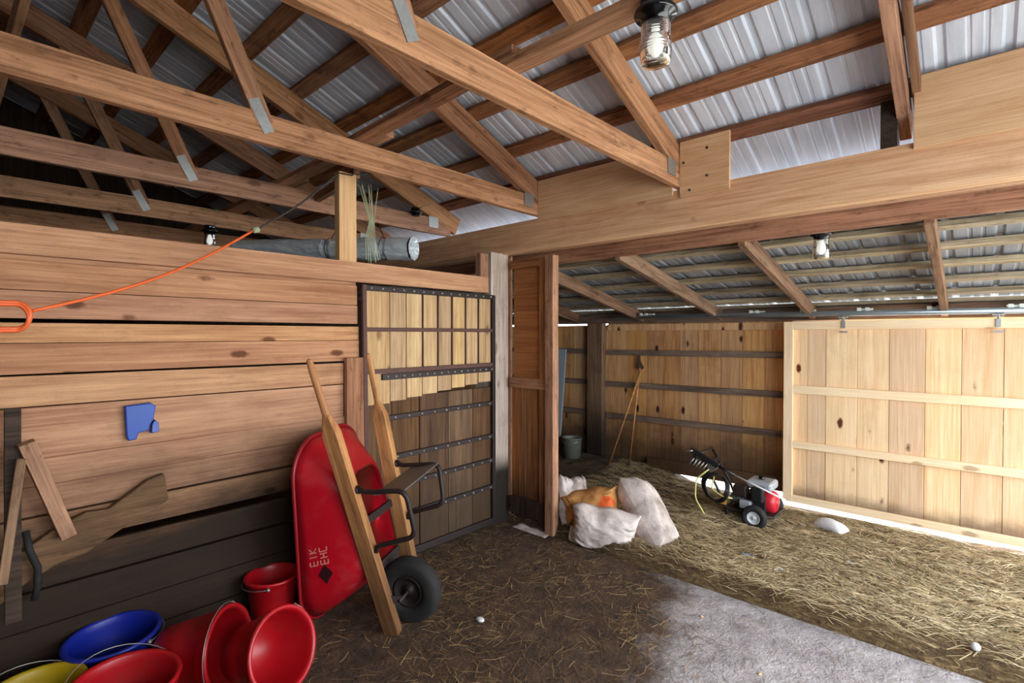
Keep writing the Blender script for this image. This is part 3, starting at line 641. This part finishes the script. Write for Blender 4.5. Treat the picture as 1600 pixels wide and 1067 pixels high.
def whl(center, axis, R_, wd, tire, hubm, parent, name='wheel', hubr=.45):
    z = V(axis).normalized(); x = z.orthogonal().normalized(); y = z.cross(x); Mx = Matrix(((x.x, y.x, z.x, center[0]), (x.y, y.y, z.y, center[1]), (x.z, y.z, z.z, center[2]), (0, 0, 0, 1)))
    mb = MB(); pr_ = []; n_ = 14; mid = R_ * (1 + hubr) / 2; rad = R_ * (1 - hubr) / 2
    for k in range(n_ + 1):
        q = 2 * PI * k / n_; cc = math.copysign(abs(math.cos(q)) ** .75, math.cos(q)); ss = math.copysign(abs(math.sin(q)) ** .75, math.sin(q)); pr_.append((mid + rad * cc, wd / 2 * ss))
    mb.lathe(pr_, 36, Mx)
    o = mb.build(name, tire, parent)
    mb = MB(); h = R_ * hubr * 1.03
    mb.lathe([(0, wd * .28), (h * .28, wd * .28), (h * .32, wd * .12), (h * .8, wd * .10), (h * .9, wd * .34), (h, wd * .36), (h, -wd * .36), (h * .9, -wd * .34), (h * .8, -wd * .1), (h * .32, -wd * .12), (h * .28, -wd * .28), (0, -wd * .28)], 28, Mx); mb.build('hub', hubm, o)
    return o
wc = V((-2.325, 1.705, .185))
whl(wc, UU, .183, .10, M['tyre'], M['steel_dark'], wb)
mb = MB(); mb.tube([wc - UU * .125, wc + UU * .125], .009, 8)
for A, Bq, sg in ((B1, T1, -1), (B2, T2, 1)):
    q = A + (Bq - A) * .13; mb.bar(wc + UU * sg * .11, q + NN * .02, .006, .04)
mb.build('axle', M['steel_dark'], wb)
# legs: bent steel, with the foot plate between them
def on_h(A, Bq, s_): return A + (Bq - A) * (s_ / (Bq - A).length)
L1a = on_h(B1, T1, .80) + NN * .045; L2a = on_h(B2, T2, .83) + NN * .045; L1b = on_h(B1, T1, .50) + NN * .045; L2b = on_h(B2, T2, .55) + NN * .045
def arc(ps, n=6):
    out = []
    for i in range(len(ps)):
        if i in (0, len(ps) - 1): out.append(ps[i]); continue
        a, b, c_ = ps[i-1], ps[i], ps[i+1]; p0 = b + (a - b) * .22; p1 = b + (c_ - b) * .22
        for k in range(n + 1): t_ = k / n; out.append(p0 * (1 - t_) ** 2 + b * 2 * t_ * (1 - t_) + p1 * t_ ** 2)
    return out
for a, b in ((L1a, L1b), (L2a, L2b)):
    f = a + NN * .27 - HH * .03; f2 = b + NN * .25 + HH * .02
    mb = MB(); mb.tube(arc([a + HH * .03, a + NN * .03, f, f2, b + NN * .02, b - HH * .03]), .0135, 8); mb.tube([a - NN * .015 + HH * .015, a + NN * .01 + HH * .015], .02, 8); mb.build('leg', M['steel_dark'], wb)
fa = L1a + NN * .27 - HH * .03; fb = L2a + NN * .27 - HH * .03
mb = MB(); q0 = fa - NN * .19; q1 = fa + NN * .0; q2 = fb + NN * .0; q3 = fb - NN * .19; up_ = HH * .008
mb.add([q0, q1, q2, q3, q0 + up_, q1 + up_, q2 + up_, q3 + up_], [(0,3,2,1),(4,5,6,7),(0,1,5,4),(1,2,6,5),(2,3,7,6),(3,0,4,7)]); mb.build('foot_plate', M['plate'], wb, .003)
for s_, a_ in ((.62, .19), (.36, .13)): mb = MB(); mb.bar(W(s_, -a_, -.03), W(s_, a_, -.03), .04, .03, up=tuple(NN)); mb.build('cross_brace', M['steel_dark'], wb)

# ------------------------------------------------------------------ buckets
def bucket(loc, axis, rt, rb, h, mat, label, bail=0, roll=0, cat='bucket'):
    z = V(axis).normalized(); x = (V((0, 0, 1)).cross(z) if abs(z.z) < .97 else V((1, 0, 0))); x = (x - z * x.dot(z)).normalized(); y = z.cross(x)
    Mx = Matrix(((x.x, y.x, z.x, loc[0]), (x.y, y.y, z.y, loc[1]), (x.z, y.z, z.z, loc[2]), (0, 0, 0, 1))) @ Matrix.Rotation(roll, 4, 'Z')
    r = empty('feed_bucket', loc, label, cat, 'feed buckets by the partition')
    mb = MB(); mb.lathe([(0, 0), (rb * .9, 0), (rb, .012), (rb + (rt - rb) * .45, h * .45), (rb + (rt - rb) * .8, h * .8), (rt, h * .82), (rt, h * .93), (rt + .008, h * .94), (rt + .012, h * .97), (rt + .008, h), (rt - .004, h), (rt - .012, h * .96), (rt - .012, h * .84), (rb + (rt - rb) * .45 - .012, h * .45), (rb - .012, .02), (0, .016)], 40, Mx); mb.build('body', mat, r)
    mb = MB(); P_ = []
    for k in range(17):
        q = PI * k / 16; P_.append(Mx @ V(((rt + .018) * math.cos(q), (rt + .018) * math.sin(q) * math.cos(bail), h * .92 + (rt + .018) * math.sin(q) * math.sin(bail))))
    mb.tube(P_, .0021, 6); mb.build('bail', M['wire'], r)
    for sg in (-1, 1): mb = MB(); mb.tube([Mx @ V((sg * (rt + .004), 0, h * .88)), Mx @ V((sg * (rt + .018), 0, h * .93))], .009, 8); mb.build('ear', M['wire'], r)
    return r
bucket((-2.875, 1.185, 0), (0, 0, 1), .135, .10, .28, M['red'], 'upright red bucket tucked behind the wheelbarrow tray', -.1, 2.6)
bucket((-2.845, .485, 0), (.03, -.05, 1), .17, .13, .27, M['blue'], 'blue feed bucket in the corner', -.05, .6)
bucket((-2.46, .44, 0), (.06, .02, 1), .175, .135, .26, M['red'], 'upright red bucket nearest the viewer, in front of the blue one', .35, 2.0)
bucket((-2.66, .20, 0), (0, 0, 1), .15, .115, .25, M['yellow'], 'yellow feed bucket cut by the bottom left corner', .3, 2.2)
bucket((-2.44, .87, .165), (.80, .28, .26), .165, .115, .27, M['red'], 'red bucket lying on its side, mouth open towards the right', .0, 4.0)
bucket((-2.70, .64, .15), (.72, .62, .14), .17, .12, .30, M['red'], 'red bucket tipped over in the middle of the row, mouth turned away', .1, 1.0)

# ------------------------------------------------------------------ clutter on the partition
bx = empty('mineral_holder', (-2.985, .61, 1.18), 'blue plastic holder screwed to the stall partition', 'holder')
mb = MB(); x0 = -2.997
o_ = [(.548, 1.262), (.652, 1.268), (.672, 1.25), (.662, 1.19), (.645, 1.155), (.642, 1.135), (.60, 1.128), (.592, 1.098), (.56, 1.094), (.553, 1.12)]
n = len(o_); vs = [(x0, y, z) for y, z in o_] + [(x0 + .03, y * .985 + .61 * .015, z * .985 + 1.18 * .015) for y, z in o_]
mb.add(vs, [tuple(range(n, 2 * n)), tuple(range(n))[::-1]] + [(i, (i+1) % n, n + (i+1) % n, n + i) for i in range(n)]); mb.build('front', M['blue_box'], bx, .004)
mb = MB(); mb.add([(x0, .648, 1.12), (x0, .684, 1.125), (x0, .684, 1.165), (x0, .668, 1.185), (x0, .655, 1.165), (x0 + .035, .65, 1.12), (x0 + .035, .682, 1.125), (x0 + .03, .682, 1.165), (x0 + .025, .668, 1.183), (x0 + .03, .656, 1.165)], [(5,6,7,8,9), (4,3,2,1,0), (0,1,6,5), (1,2,7,6), (2,3,8,7), (3,4,9,8), (4,0,5,9)]); mb.build('tab', M['blue_box'], bx, .003)
tag(timber('leaning_stud', (-2.86, .20, 1.16), (-2.93, .335, .72), .045, .055, M['timber'], up=(-.1, 1, .3)), 'pale two-by-four leaning behind the live-edge slab at the left', 'board')
tag(timber('dark_plank', (-2.84, .155, .45), (-2.90, .165, 1.30), .03, .05, M['siding'], up=(0, 1, 0)), 'dark upright plank at the left edge', 'board')
tag(timber('slanting_stick', (-2.82, .125, .62), (-2.84, .185, 1.10), .03, .03, M['timber_dark'], up=(0, 1, 0)), 'thin dark stick slanting beside the dark plank', 'board')
mb = MB(); tp = [(-.3, .50), (.05, .60), (.21, .70), (.31, .765), (.40, .80), (.48, .795), (.55, .84), (.63, .895), (.70, .915)]; bt = [(-.3, .30), (.05, .43), (.21, .555), (.31, .60), (.40, .615), (.48, .66), (.55, .70), (.63, .735), (.72, .78)]
n = len(tp); vs = []
for xx in (-2.995, -2.955): vs += [(xx, y, z) for y, z in tp] + [(xx, y, z) for y, z in bt]
fs = []
for i in range(n - 1): fs += [(i, i+1, n+i+1, n+i), (2*n+i+1, 2*n+i, 3*n+i, 3*n+i+1), (i+1, i, 2*n+i, 2*n+i+1), (n+i, n+i+1, 3*n+i+1, 3*n+i)]
fs += [(0, n, 3*n, 2*n), (n-1, 3*n-1, 4*n-1, 2*n-1)]
mb.add(vs, fs); tag(mb.build('live_edge_slab', M['slab'], None, .008), 'bent live-edge slab fixed low on the partition at the left', 'slab')
mb = MB(); mb.tube([(-2.93, .20, .78), (-2.91, .21, .70), (-2.915, .235, .62), (-2.93, .235, .54), (-2.935, .225, .48)], .013, 8)
tag(mb.build('rubber_strap', M['tyre']), 'black rubber strap hanging over the live-edge slab', 'strap')

# extension cord and its grey lead
mb = MB(); P_ = []
a, b = V((-2.55, .20, 1.685)), V((-2.93, 1.115, 2.165))
for k in range(21):
    t_ = k / 20; p_ = a.lerp(b, t_); p_.z -= .055 * math.sin(PI * t_); P_.append(p_)
cord = empty('extension_cord', b, 'orange extension cord sagging across the top stall planks', 'cord')
mb.tube(P_, .0065, 8); mb.build('cable', M['orange'], cord)
mb = MB()
for dz, dy in ((0, 0), (.008, .004)):
    lp = []
    for k in range(17):
        q = -PI / 2 + PI * k / 16; lp.append((-2.55 + .01 * math.cos(q * 2), .155 + .035 * math.cos(q) + dy, 1.66 + dz + .047 * math.sin(q)))
    mb.tube([(-2.5, -.25, 1.60 + dz)] + lp + [(-2.5, -.25, 1.70 + dz)], .0075, 8)
mb.build('loop', M['orange'], cord)
mb = MB(); mb.tube([b, b + V((0, .03, .012))], .016, 10); mb.build('plug', M['twine'], cord)
mb = MB(); c_ = V((-3.0, 1.66, 2.62)); mid = b.lerp(c_, .5) + V((0, 0, -.03)); mb.tube([b + V((0, .02, .01))] + [b.lerp(c_, k / 8) + V((0, 0, -.03 * math.sin(PI * k / 8))) for k in range(1, 9)] + [(-3.0, 1.75, 2.625), (-3.05, 1.9, 2.68)], .0055, 8); mb.build('lead', M['greycord'], cord)

# wrapped duct above the stall
dk = empty('foil_duct', (-3.4, 2.52, 2.295), 'foil wrapped duct roll hanging above the stall behind the stub post', 'duct')
D0 = V((-3.40, 2.52, 2.295)); D1 = V((-4.9, 1.75, 2.35)); da = (D1 - D0).normalized(); db = V((0, 0, 1)).cross(da).normalized(); dc_ = da.cross(db)
mb = MB(); vs = []; n = 40; m_ = 60; DL = (D1 - D0).length
for i in range(m_):
    t_ = DL * i / (m_ - 1)
    for k in range(n):
        q = 2 * PI * k / n; c_, s_ = math.cos(q), math.sin(q)
        r_ = .088 + .014 * noise.noise((c_ * 2, s_ * 2, t_ * 7)) + .012 * abs(noise.noise((c_ * 5, s_ * 5, t_ * 13))) - (.014 if abs(t_ - .25) < .025 or abs(t_ - .75) < .03 else 0)
        vs.append(D0 + da * t_ + (db * c_ + dc_ * s_) * r_)
fs = [(i*n+k, i*n+(k+1) % n, (i+1)*n+(k+1) % n, (i+1)*n+k) for i in range(m_ - 1) for k in range(n)]
mb.add(vs, fs, 0, False); mb.build('wrap', M['foil'], dk)
mb = MB(); vs = [D0 + da * .03]
for ring, rr in ((1, .035), (2, .06), (3, .095)):
    for k in range(n): q = 2 * PI * k / n; vs.append(D0 - da * (.03 * (ring < 3) * noise.noise((k * .9, ring, 3)) + (.02 if ring == 3 else 0)) + (db * math.cos(q) + dc_ * math.sin(q)) * rr * (1 + .12 * noise.noise((k * .5, 7, ring))))
fs = [(0, 1 + k, 1 + (k + 1) % n) for k in range(n)] + [(1 + r0*n + k, 1 + r0*n + (k+1) % n, 1 + (r0+1)*n + (k+1) % n, 1 + (r0+1)*n + k) for r0 in range(2) for k in range(n)]
mb.add(vs, fs, 0, False); mb.build('crumpled_end', M['foil'], dk)
for tt in (.25, .75):
    mb = MB(); c_ = D0 + da * tt; mb.tube([c_ + (db * math.cos(2 * PI * k / 20) + dc_ * math.sin(2 * PI * k / 20)) * .092 for k in range(20)], .004, 6, closed=True)
    mb.tube([c_ + V((0, 0, .09)), V((-3.80, c_.y + .05, 2.56))] if tt < .5 else [c_ + V((0, 0, .09)), c_ + V((.0, .1, .25))], .004, 6); mb.build('tie', M['greycord'], dk)
mb = MB()
for k in range(7):
    y0 = 1.86 + .02 * random.random() + .012 * k; zt = 2.70 - .03 * random.random(); dy = random.uniform(-.05, .05)
    mb.tube([(-3.06, y0 + dy, zt - .08), (-3.04, y0 + dy * .4, 2.5), (-3.03, 1.90 + .006 * k, 2.36), (-3.02, 1.90 + .012 * (k - 3), 2.24), (-3.0, 1.91 + .018 * (k - 3), 2.07 + .05 * random.random())], .0028, 5)
tag(mb.build('baler_twine', M['twine']), 'bunch of pale baler twine hanging beside the stub post', 'twine')

# ------------------------------------------------------------------ jar lamps
def jar_lamp(loc, sc, label, jar=True, rot=0.0):
    r = empty('jar_lamp', loc, label, 'lamp', 'jar lamps under the roof'); Mx = Matrix.Translation(loc) @ Matrix.Scale(sc, 4)
    mb = MB(); mb.lathe([(0, 0), (.048, 0), (.05, -.012), (.046, -.022), (.048, -.034), (.066, -.042), (.070, -.052), (.066, -.060), (.05, -.066), (.047, -.084), (.044, -.088), (.0, -.088)], 32, Mx); mb.build('base', M['glossblack'], r)
    if jar:
        pr_ = [(.043, -.078)]
        for k in range(5): z = -.088 - .008 * k; pr_ += [(.045, z), (.047, z - .003), (.045, z - .006)]
        pr_ += [(.049, -.135), (.050, -.150)]
        for k in range(3): z = -.155 - .009 * k; pr_ += [(.050, z), (.0515, z - .003), (.050, z - .006)]
        pr_ += [(.049, -.20), (.043, -.212), (.02, -.216), (0, -.216)]
        inner = [(max(0, q - .004), z + (.004 if q < .044 and z < -.19 else 0)) for q, z in pr_][::-1]
        mb = MB(); mb.lathe(pr_ + inner + [pr_[0]], 32, Mx); mb.build('jar', M['glass'], r)
        mb = MB(); mb.lathe([(.0, -.09), (.013, -.09), (.014, -.105), (.020, -.115), (.026, -.135), (.026, -.155), (.022, -.17), (.012, -.182), (0, -.186)], 24, Mx); mb.build('bulb', M['bulb'], r)
    mb = MB(); L = V(loc); mb.tube([L + V((.05, .01, -.012)) * sc, L + V((.10, .02, .004)) * sc, L + V((.22, .035, .012)) * sc], .005 * sc, 6); mb.build('wire', M['twine'], r)
    return r
jar_lamp((-.79, 1.56, 2.695), 1.0, 'large jar lamp hanging from the brace board at the top')
jar_lamp((-.725, 3.62, 2.262), .92, 'small jar lamp under the lean-to roof')
jar_lamp((-4.97, 1.53, 2.548), .9, 'dim jar lamp above the stall, half hidden by the fourth truss')
jar_lamp((-3.72, 2.80, 2.725), .8, 'black lamp socket without a jar on the third truss', jar=False)

# ------------------------------------------------------------------ feed sacks
def sack(name, c, size, R_, mat, label, seed, parent=None, wr=.02, group=None, pinch=None):
    # a stuffed pillow: x across, z along, y thick; two faces that meet in a seam, with tucks at the sewn ends
    N_ = 44; Rm = R_.to_3x3(); vs = []; fs = []
    def pt(i, j, sg):
        u = -1 + 2 * i / N_; v_ = -1 + 2 * j / N_
        u = math.copysign(1 - (1 - abs(u)) ** 1.5, u); v_ = math.copysign(1 - (1 - abs(v_)) ** 1.5, v_)
        t_ = max(0, (1 - u ** 4) * (1 - abs(v_) ** 5)) ** .5
        wid = 1 - .16 * (1 - v_ * v_) * abs(u) ** 2 * 0 - .10 * t_ * abs(u); ln = 1 - .12 * (1 - u * u) * abs(v_) ** 3
        k = (pinch or 0) * max(0, v_) ** 4
        p_ = V((u * size[0] * wid * (1 - .35 * k), sg * size[1] * t_ * (1 - .5 * k), v_ * size[2] * ln))
        n_ = noise.noise((u * 1.6 + seed, v_ * 1.8, sg * .6)) * 1.3 + .55 * (1 - 2 * abs(noise.noise((u * 3.2 + seed * 2, v_ * 2.4, sg)))) + .22 * noise.noise((u * 8, v_ * 8 + seed, sg))
        p_.y += sg * n_ * wr * min(1, t_ * 1.6) + .012 * math.sin(u * 19 + seed + 3 * noise.noise((u * 2, v_ * 2, seed))) * abs(v_) ** 4 * (.3 + t_)
        p_.x += .02 * noise.noise((v_ * 2, seed, 1)) ; p_.z += .02 * noise.noise((u * 2, seed, 2))
        q = Rm @ p_ + V(c); lo = (straw_h(q.x, q.y) if q.y > 3.2 else 0) + .004 + .003 * (sg + 1)
        if q.z < lo: q = V((q.x, q.y, lo))
        return q
    for sg in (1, -1):
        b_ = len(vs)
        for j in range(N_ + 1):
            for i in range(N_ + 1): vs.append(pt(i, j, sg))
        for j in range(N_):
            for i in range(N_):
                f_ = (b_+j*(N_+1)+i, b_+j*(N_+1)+i+1, b_+(j+1)*(N_+1)+i+1, b_+(j+1)*(N_+1)+i); fs.append(f_[::-1] if sg > 0 else f_)
    mb = MB(); mb.add(vs, fs, 0, True); o = mb.build(name, mat, parent)
    if label: tag(o, label, 'sack', group)
    return o
Rz = lambda a: Matrix.Rotation(a, 4, 'Z'); Rx = lambda a: Matrix.Rotation(a, 4, 'X'); Ry = lambda a: Matrix.Rotation(a, 4, 'Y')
def Rdir(axis, roll=0):
    z = V(axis).normalized(); x = V((0, 0, 1)).cross(z); x = x.normalized() if x.length > .01 else V((1, 0, 0)); y = z.cross(x)
    return Matrix(((x.x, y.x, z.x, 0), (x.y, y.y, z.y, 0), (x.z, y.z, z.z, 0), (0, 0, 0, 1))) @ Rz(roll)
G = 'feed sacks beside the panelled door leaf'
sack('feed_sack', (-1.885, 3.62, .205), (.155, .13, .31), Rdir((-.60, .26, .55), .5), M['sack'], 'plump white woven sack leaning on the others at the right of the pile', 1.0, None, .016, G, .3)
sack('feed_sack', (-2.10, 3.34, .11), (.17, .13, .26), Rdir((-.75, -.40, .10), 1.5), M['sack'], 'white woven sack slumped on the floor at the front of the pile', 4.0, None, .022, G, .5)
ps = sack('feed_sack', (-2.30, 3.47, .19), (.16, .12, .24), Rdir((.8, .25, .2), 1.3), M['paper'], 'brown paper sack with orange print in the middle of the pile', 7.0, None, .018, G)
sack('feed_sack', (-2.47, 3.47, .19), (.15, .07, .24), Rdir((-.30, .25, .8), .4), M['sack'], 'crumpled empty white sack against the panelled door leaf', 9.0, None, .035, G, .6)
tag(ps, None)
mb = MB(); mb.tube([(-2.43, 3.30, .30), (-2.30, 3.26, .20), (-2.20, 3.20, .08)], .004, 6); tag(mb.build('thin_stick', M['handle']), 'thin pale stick lying across the paper sack', 'stick')
mb = MB()
vs = []
for j in range(5):
    for i in range(15): vs.append((-2.86 + .36 * i / 14, 3.12 + .03 * j + .01 * noise.noise((i, j, 1)), .004 + .02 * abs(noise.noise((i * .8, j * .9, 5))) * (1 if 0 < j < 4 else .2)))
mb.add(vs, [(j*15+i, j*15+i+1, (j+1)*15+i+1, (j+1)*15+i) for j in range(4) for i in range(14)], 0, True); tag(mb.build('plastic_scrap', M['sack'], None, solid=.002), 'scrap of white plastic trapped under the panelled door leaf', 'scrap')

# ------------------------------------------------------------------ pressure washer
ox, oy = -1.37, 4.72; oz = straw_h(-1.37, 4.5) - .005
pw = empty('pressure_washer', (ox, oy, oz), 'red and black pressure washer on two wheels in the straw', 'pressure washer')
def Q(x, y, z): return V((ox + x, oy + y, oz + z))
for sy in (-.235, .235): whl(Q(0, sy, .098), (0, 1, 0), .10, .07, M['tyre'], M['white_rim'], pw, hubr=.5)
mb = MB(); mb.tube([Q(0, -.235, .098), Q(0, .235, .098)], .01, 8)
for sy in (-.15, .15):
    mb.tube(arc([Q(.12, sy, .10), Q(-.05, sy, .085), Q(-.27, sy, .10), Q(-.34, sy, .27), Q(-.50, sy, .54)]), .012, 8)
mb.tube([Q(-.27, -.15, .10), Q(-.27, .15, .10)], .011, 8); mb.tube([Q(.12, -.15, .10), Q(.12, .15, .10)], .011, 8); mb.tube([Q(-.50, -.15, .54), Q(-.50, .15, .54)], .014, 8)
mb.box(Q(-.24, -.15, .095), Q(.11, .15, .107)); mb.build('frame', M['steel_dark'], pw)
for sy in (-.13, .13): mb = MB(); mb.tube([Q(-.25, sy, .10), Q(-.27, sy, .012)], .018, 8); mb.build('foot', M['black'], pw)
def rbox(name, a, b, mat, parent, bev=.012):
    mb = MB(); mb.box(a, b); return mb.build(name, mat, parent, bev)
rbox('engine_block', Q(-.13, -.10, .105), Q(.05, .10, .25), M['black'], pw)
mb = MB(); Mx = Matrix.Translation(Q(.06, 0, .19)) @ Matrix.Rotation(PI / 2, 4, 'Y'); mb.lathe([(0, .062), (.03, .062), (.032, .056), (.066, .056), (.084, .044), (.094, .02), (.096, -.02), (.09, -.04), (0, -.04)], 28, Mx); mb.build('recoil_shroud', M['engine_red'], pw)
rbox('fuel_tank', Q(-.12, -.08, .285), Q(.09, .13, .36), M['engine_grey'], pw, .022)
mb = MB(); mb.tube([Q(-.02, .03, .355), Q(-.02, .03, .385)], .024, 14); mb.build('fuel_cap', M['glossblack'], pw)
rbox('air_cleaner', Q(-.05, -.17, .20), Q(.045, -.085, .33), M['black'], pw, .016)
rbox('muffler', Q(-.20, -.16, .22), Q(-.09, -.06, .32), M['steel_dark'], pw, .012)
rbox('carburettor', Q(-.15, -.15, .125), Q(-.06, -.09, .20), M['engine_grey'], pw, .01)
mb = MB(); mb.tube([Q(-.16, .0, .16), Q(-.26, .0, .16)], .045, 14); mb.tube([Q(-.2, .05, .2), Q(-.2, -.05, .2)], .02, 10); mb.build('pump', M['engine_grey'], pw)
rbox('control_panel', Q(-.46, -.12, .36), Q(-.43, .12, .47), M['black'], pw, .006)
rbox('panel_label', Q(-.466, -.10, .40), Q(-.459, .02, .46), M['panel_y'], pw, .002)
rbox('side_label', Q(-.31, -.166, .13), Q(-.25, -.160, .22), M['panel_y'], pw, .002)
mb = MB()
for k in range(3):
    pc = Q(-.36 + .02 * k, -.17 - .015 * k, .27); mb.tube([pc + V((.105 * math.cos(2 * PI * i / 28), .02 * math.sin(4 * PI * i / 28), .12 * math.sin(2 * PI * i / 28))) for i in range(28)], .008, 6, closed=True)
mb.build('hose_coil', M['black'], pw)
mb = MB(); mb.tube(arc([Q(-.40, -.18, .42), Q(-.50, -.22, .32), Q(-.49, -.26, .16), Q(-.37, -.30, .02)]), .0065, 8); mb.tube(arc([Q(-.36, -.16, .36), Q(-.37, -.2, .26), Q(-.28, -.2, .21), Q(-.2, -.17, .2)]), .0065, 8); mb.build('yellow_hose', M['hose_y'], pw)
mb = MB(); mb.bar(Q(-.57, -.17, .57), Q(-.32, -.17, .46), .03, .045); mb.bar(Q(-.52, -.17, .55), Q(-.55, -.17, .44), .026, .032); mb.build('spray_gun', M['black'], pw)
mb = MB(); mb.tube([Q(-.32, -.17, .46), Q(-.18, -.17, .405)], .012, 8, m=1); mb.tube([Q(-.18, -.17, .405), Q(.22, -.17, .275)], .0075, 8); mb.build('lance', [M['plasticw'], M['black']], pw)
mb = MB()
for k in range(5): mb.tube([Q(-.53 + .03 * k, -.19, .50 - .008 * k), Q(-.56 + .03 * k, -.215, .45 - .008 * k)], .006, 6)
mb.tube([Q(-.60, -.19, .555), Q(-.545, -.19, .565)], .008, 6); mb.build('nozzles', M['bolt'], pw)

# ------------------------------------------------------------------ far corner and litter
lt = empty('long_handled_tool', (-3.03, 5.45, 0), 'long handled tool leaning on the pine wall right of the corner post', 'tool')
mb = MB(); mb.tube([(-3.25, 5.25, .02), (-2.965, 5.52, 1.17)], .013, 8); mb.build('shaft', M['handle'], lt)
mb = MB(); mb.tube([(-3.03, 5.35, .0), (-2.985, 5.53, 1.2)], .011, 8); mb.build('shaft', M['handle'], lt)
mb = MB(); mb.add([(-2.985, 5.55, 1.17), (-3.045, 5.56, 1.20), (-3.035, 5.57, 1.30), (-3.01, 5.575, 1.38), (-2.995, 5.57, 1.28), (-2.94, 5.555, 1.20), (-2.985, 5.53, 1.17), (-3.045, 5.54, 1.20), (-3.035, 5.55, 1.30), (-3.01, 5.555, 1.38), (-2.995, 5.55, 1.28), (-2.94, 5.535, 1.20)], [(0,1,2,3,4,5), (11,10,9,8,7,6)] + [(i, (i+1) % 6, 6 + (i+1) % 6, 6 + i)[::-1] for i in range(6)]); mb.build('rusty_head', M['rust'], lt)
tag(timber('grey_panel', (-4.20, 5.42, .25), (-4.165, 5.50, 1.405), .02, .24, M['greyboard'], up=(1, 0, 0)), 'grey sheet panel propped on the wall behind the door leaf', 'panel')
tag(timber('dark_rod', (-4.17, 5.36, .25), (-4.10, 5.36, .86), .02, .02, M['steel_dark'], up=(1, 0, 0)), 'thin dark rod in front of the grey panel', 'rod')
r = empty('metal_pail', (-3.83, 5.33, .0), 'dull metal pail in the dark left of the corner post', 'pail')
mb = MB(); Mx = Matrix.Translation((-3.83, 5.33, -.02)); mb.lathe([(0, 0), (.10, 0), (.125, .30), (.131, .305), (.127, .31), (.118, .30), (.095, .01), (0, .01)], 28, Mx); mb.build('body', M['bucket_metal'], r)
mb = MB(); mb.tube([(-3.83 + .133 * math.cos(PI * k / 12), 5.33 - .133 * math.sin(PI * k / 12) * .9, .27 - .05 * math.sin(PI * k / 12)) for k in range(13)], .004, 6); mb.build('bail', M['wire'], r)
zz = straw_h(-.87, 4.9)
mb = MB(); vs = []
for j in range(7):
    for i in range(9):
        u, v_ = i / 8 - .5, j / 6 - .5; k = max(0, 1 - (2 * u) ** 2) * max(0, 1 - (2 * v_) ** 2)
        vs.append((-.90 + .24 * u + .04 * v_, 4.9 - .10 * u + .16 * v_, zz + .012 + .07 * k ** .6 + .01 * noise.noise((u * 5, v_ * 5, 1))))
mb.add(vs, [(j*9+i, j*9+i+1, (j+1)*9+i+1, (j+1)*9+i) for j in range(6) for i in range(8)], 0, True); tag(mb.build('plastic_scoop', M['plasticw'], None, solid=.004), 'upturned white plastic scoop in the straw by the sliding door', 'scoop')
def scrap(name, x, y, s_, mat, label, seed, group=None):
    z = straw_h(x, y) + .012; vs = []; n = 6
    for j in range(n):
        for i in range(n): vs.append((x + s_ * (i / 5 - .5) * 1.6, y + s_ * (j / 5 - .5), z + .3 * s_ * abs(noise.noise((i * .9 + seed, j * .9, 2)))))
    mb = MB(); mb.add(vs, [(j*n+i, j*n+i+1, (j+1)*n+i+1, (j+1)*n+i) for j in range(n-1) for i in range(n-1)], 0, False); tag(mb.build(name, mat, None, solid=.0015), label, 'scrap', group)
scrap('litter_scrap', -1.19, 3.76, .05, M['scrapblue'], 'blue plastic scrap in the straw between sacks and viewer', 1, 'litter in the straw')
scrap('litter_scrap', -.93, 3.62, .055, M['plasticw'], 'pale plastic scrap lying right of the blue scrap in the straw', 5, 'litter in the straw')
scrap('litter_scrap', -.62, 4.05, .035, M['plasticw'], 'small white scrap in the middle of the straw', 8, 'litter in the straw')
mb = MB(); Mx = Matrix.Translation((.0, 3.30, straw_h(0, 3.3) + .018)); mb.lathe([(0.0001, -.02)] + [(.02 * math.sin(PI * k / 10), -.02 * math.cos(PI * k / 10)) for k in range(1, 10)] + [(.0001, .02)], 16, Mx); tag(mb.build('golf_ball', M['plasticw']), 'small white ball at the straw edge near the bottom right', 'ball')
def chip(x, y, s_, mat, label):
    mb = MB(); Mx = Matrix.Translation((x, y, .0)) @ Matrix.Rotation(random.random() * 6, 4, 'Z') @ Matrix.Diagonal((1.5, 1, .6, 1)); mb.lathe([(.0001, 0), (s_ * .8, .001), (s_, s_ * .4), (s_ * .6, s_ * .9), (.0001, s_)], 9, Mx, 0); tag(mb.build('pebble', mat, None), label, 'pebble', 'pebbles on the concrete')
chip(-2.05, 1.98, .022, M['plasticw'], 'pale pebble on the dirt right of the wheelbarrow wheel')
chip(-1.15, 2.85, .010, M['ply'], 'wood chip on bare concrete near the straw edge'); chip(-.75, 2.55, .009, M['ply'], 'wood chip in the middle of the bare concrete')
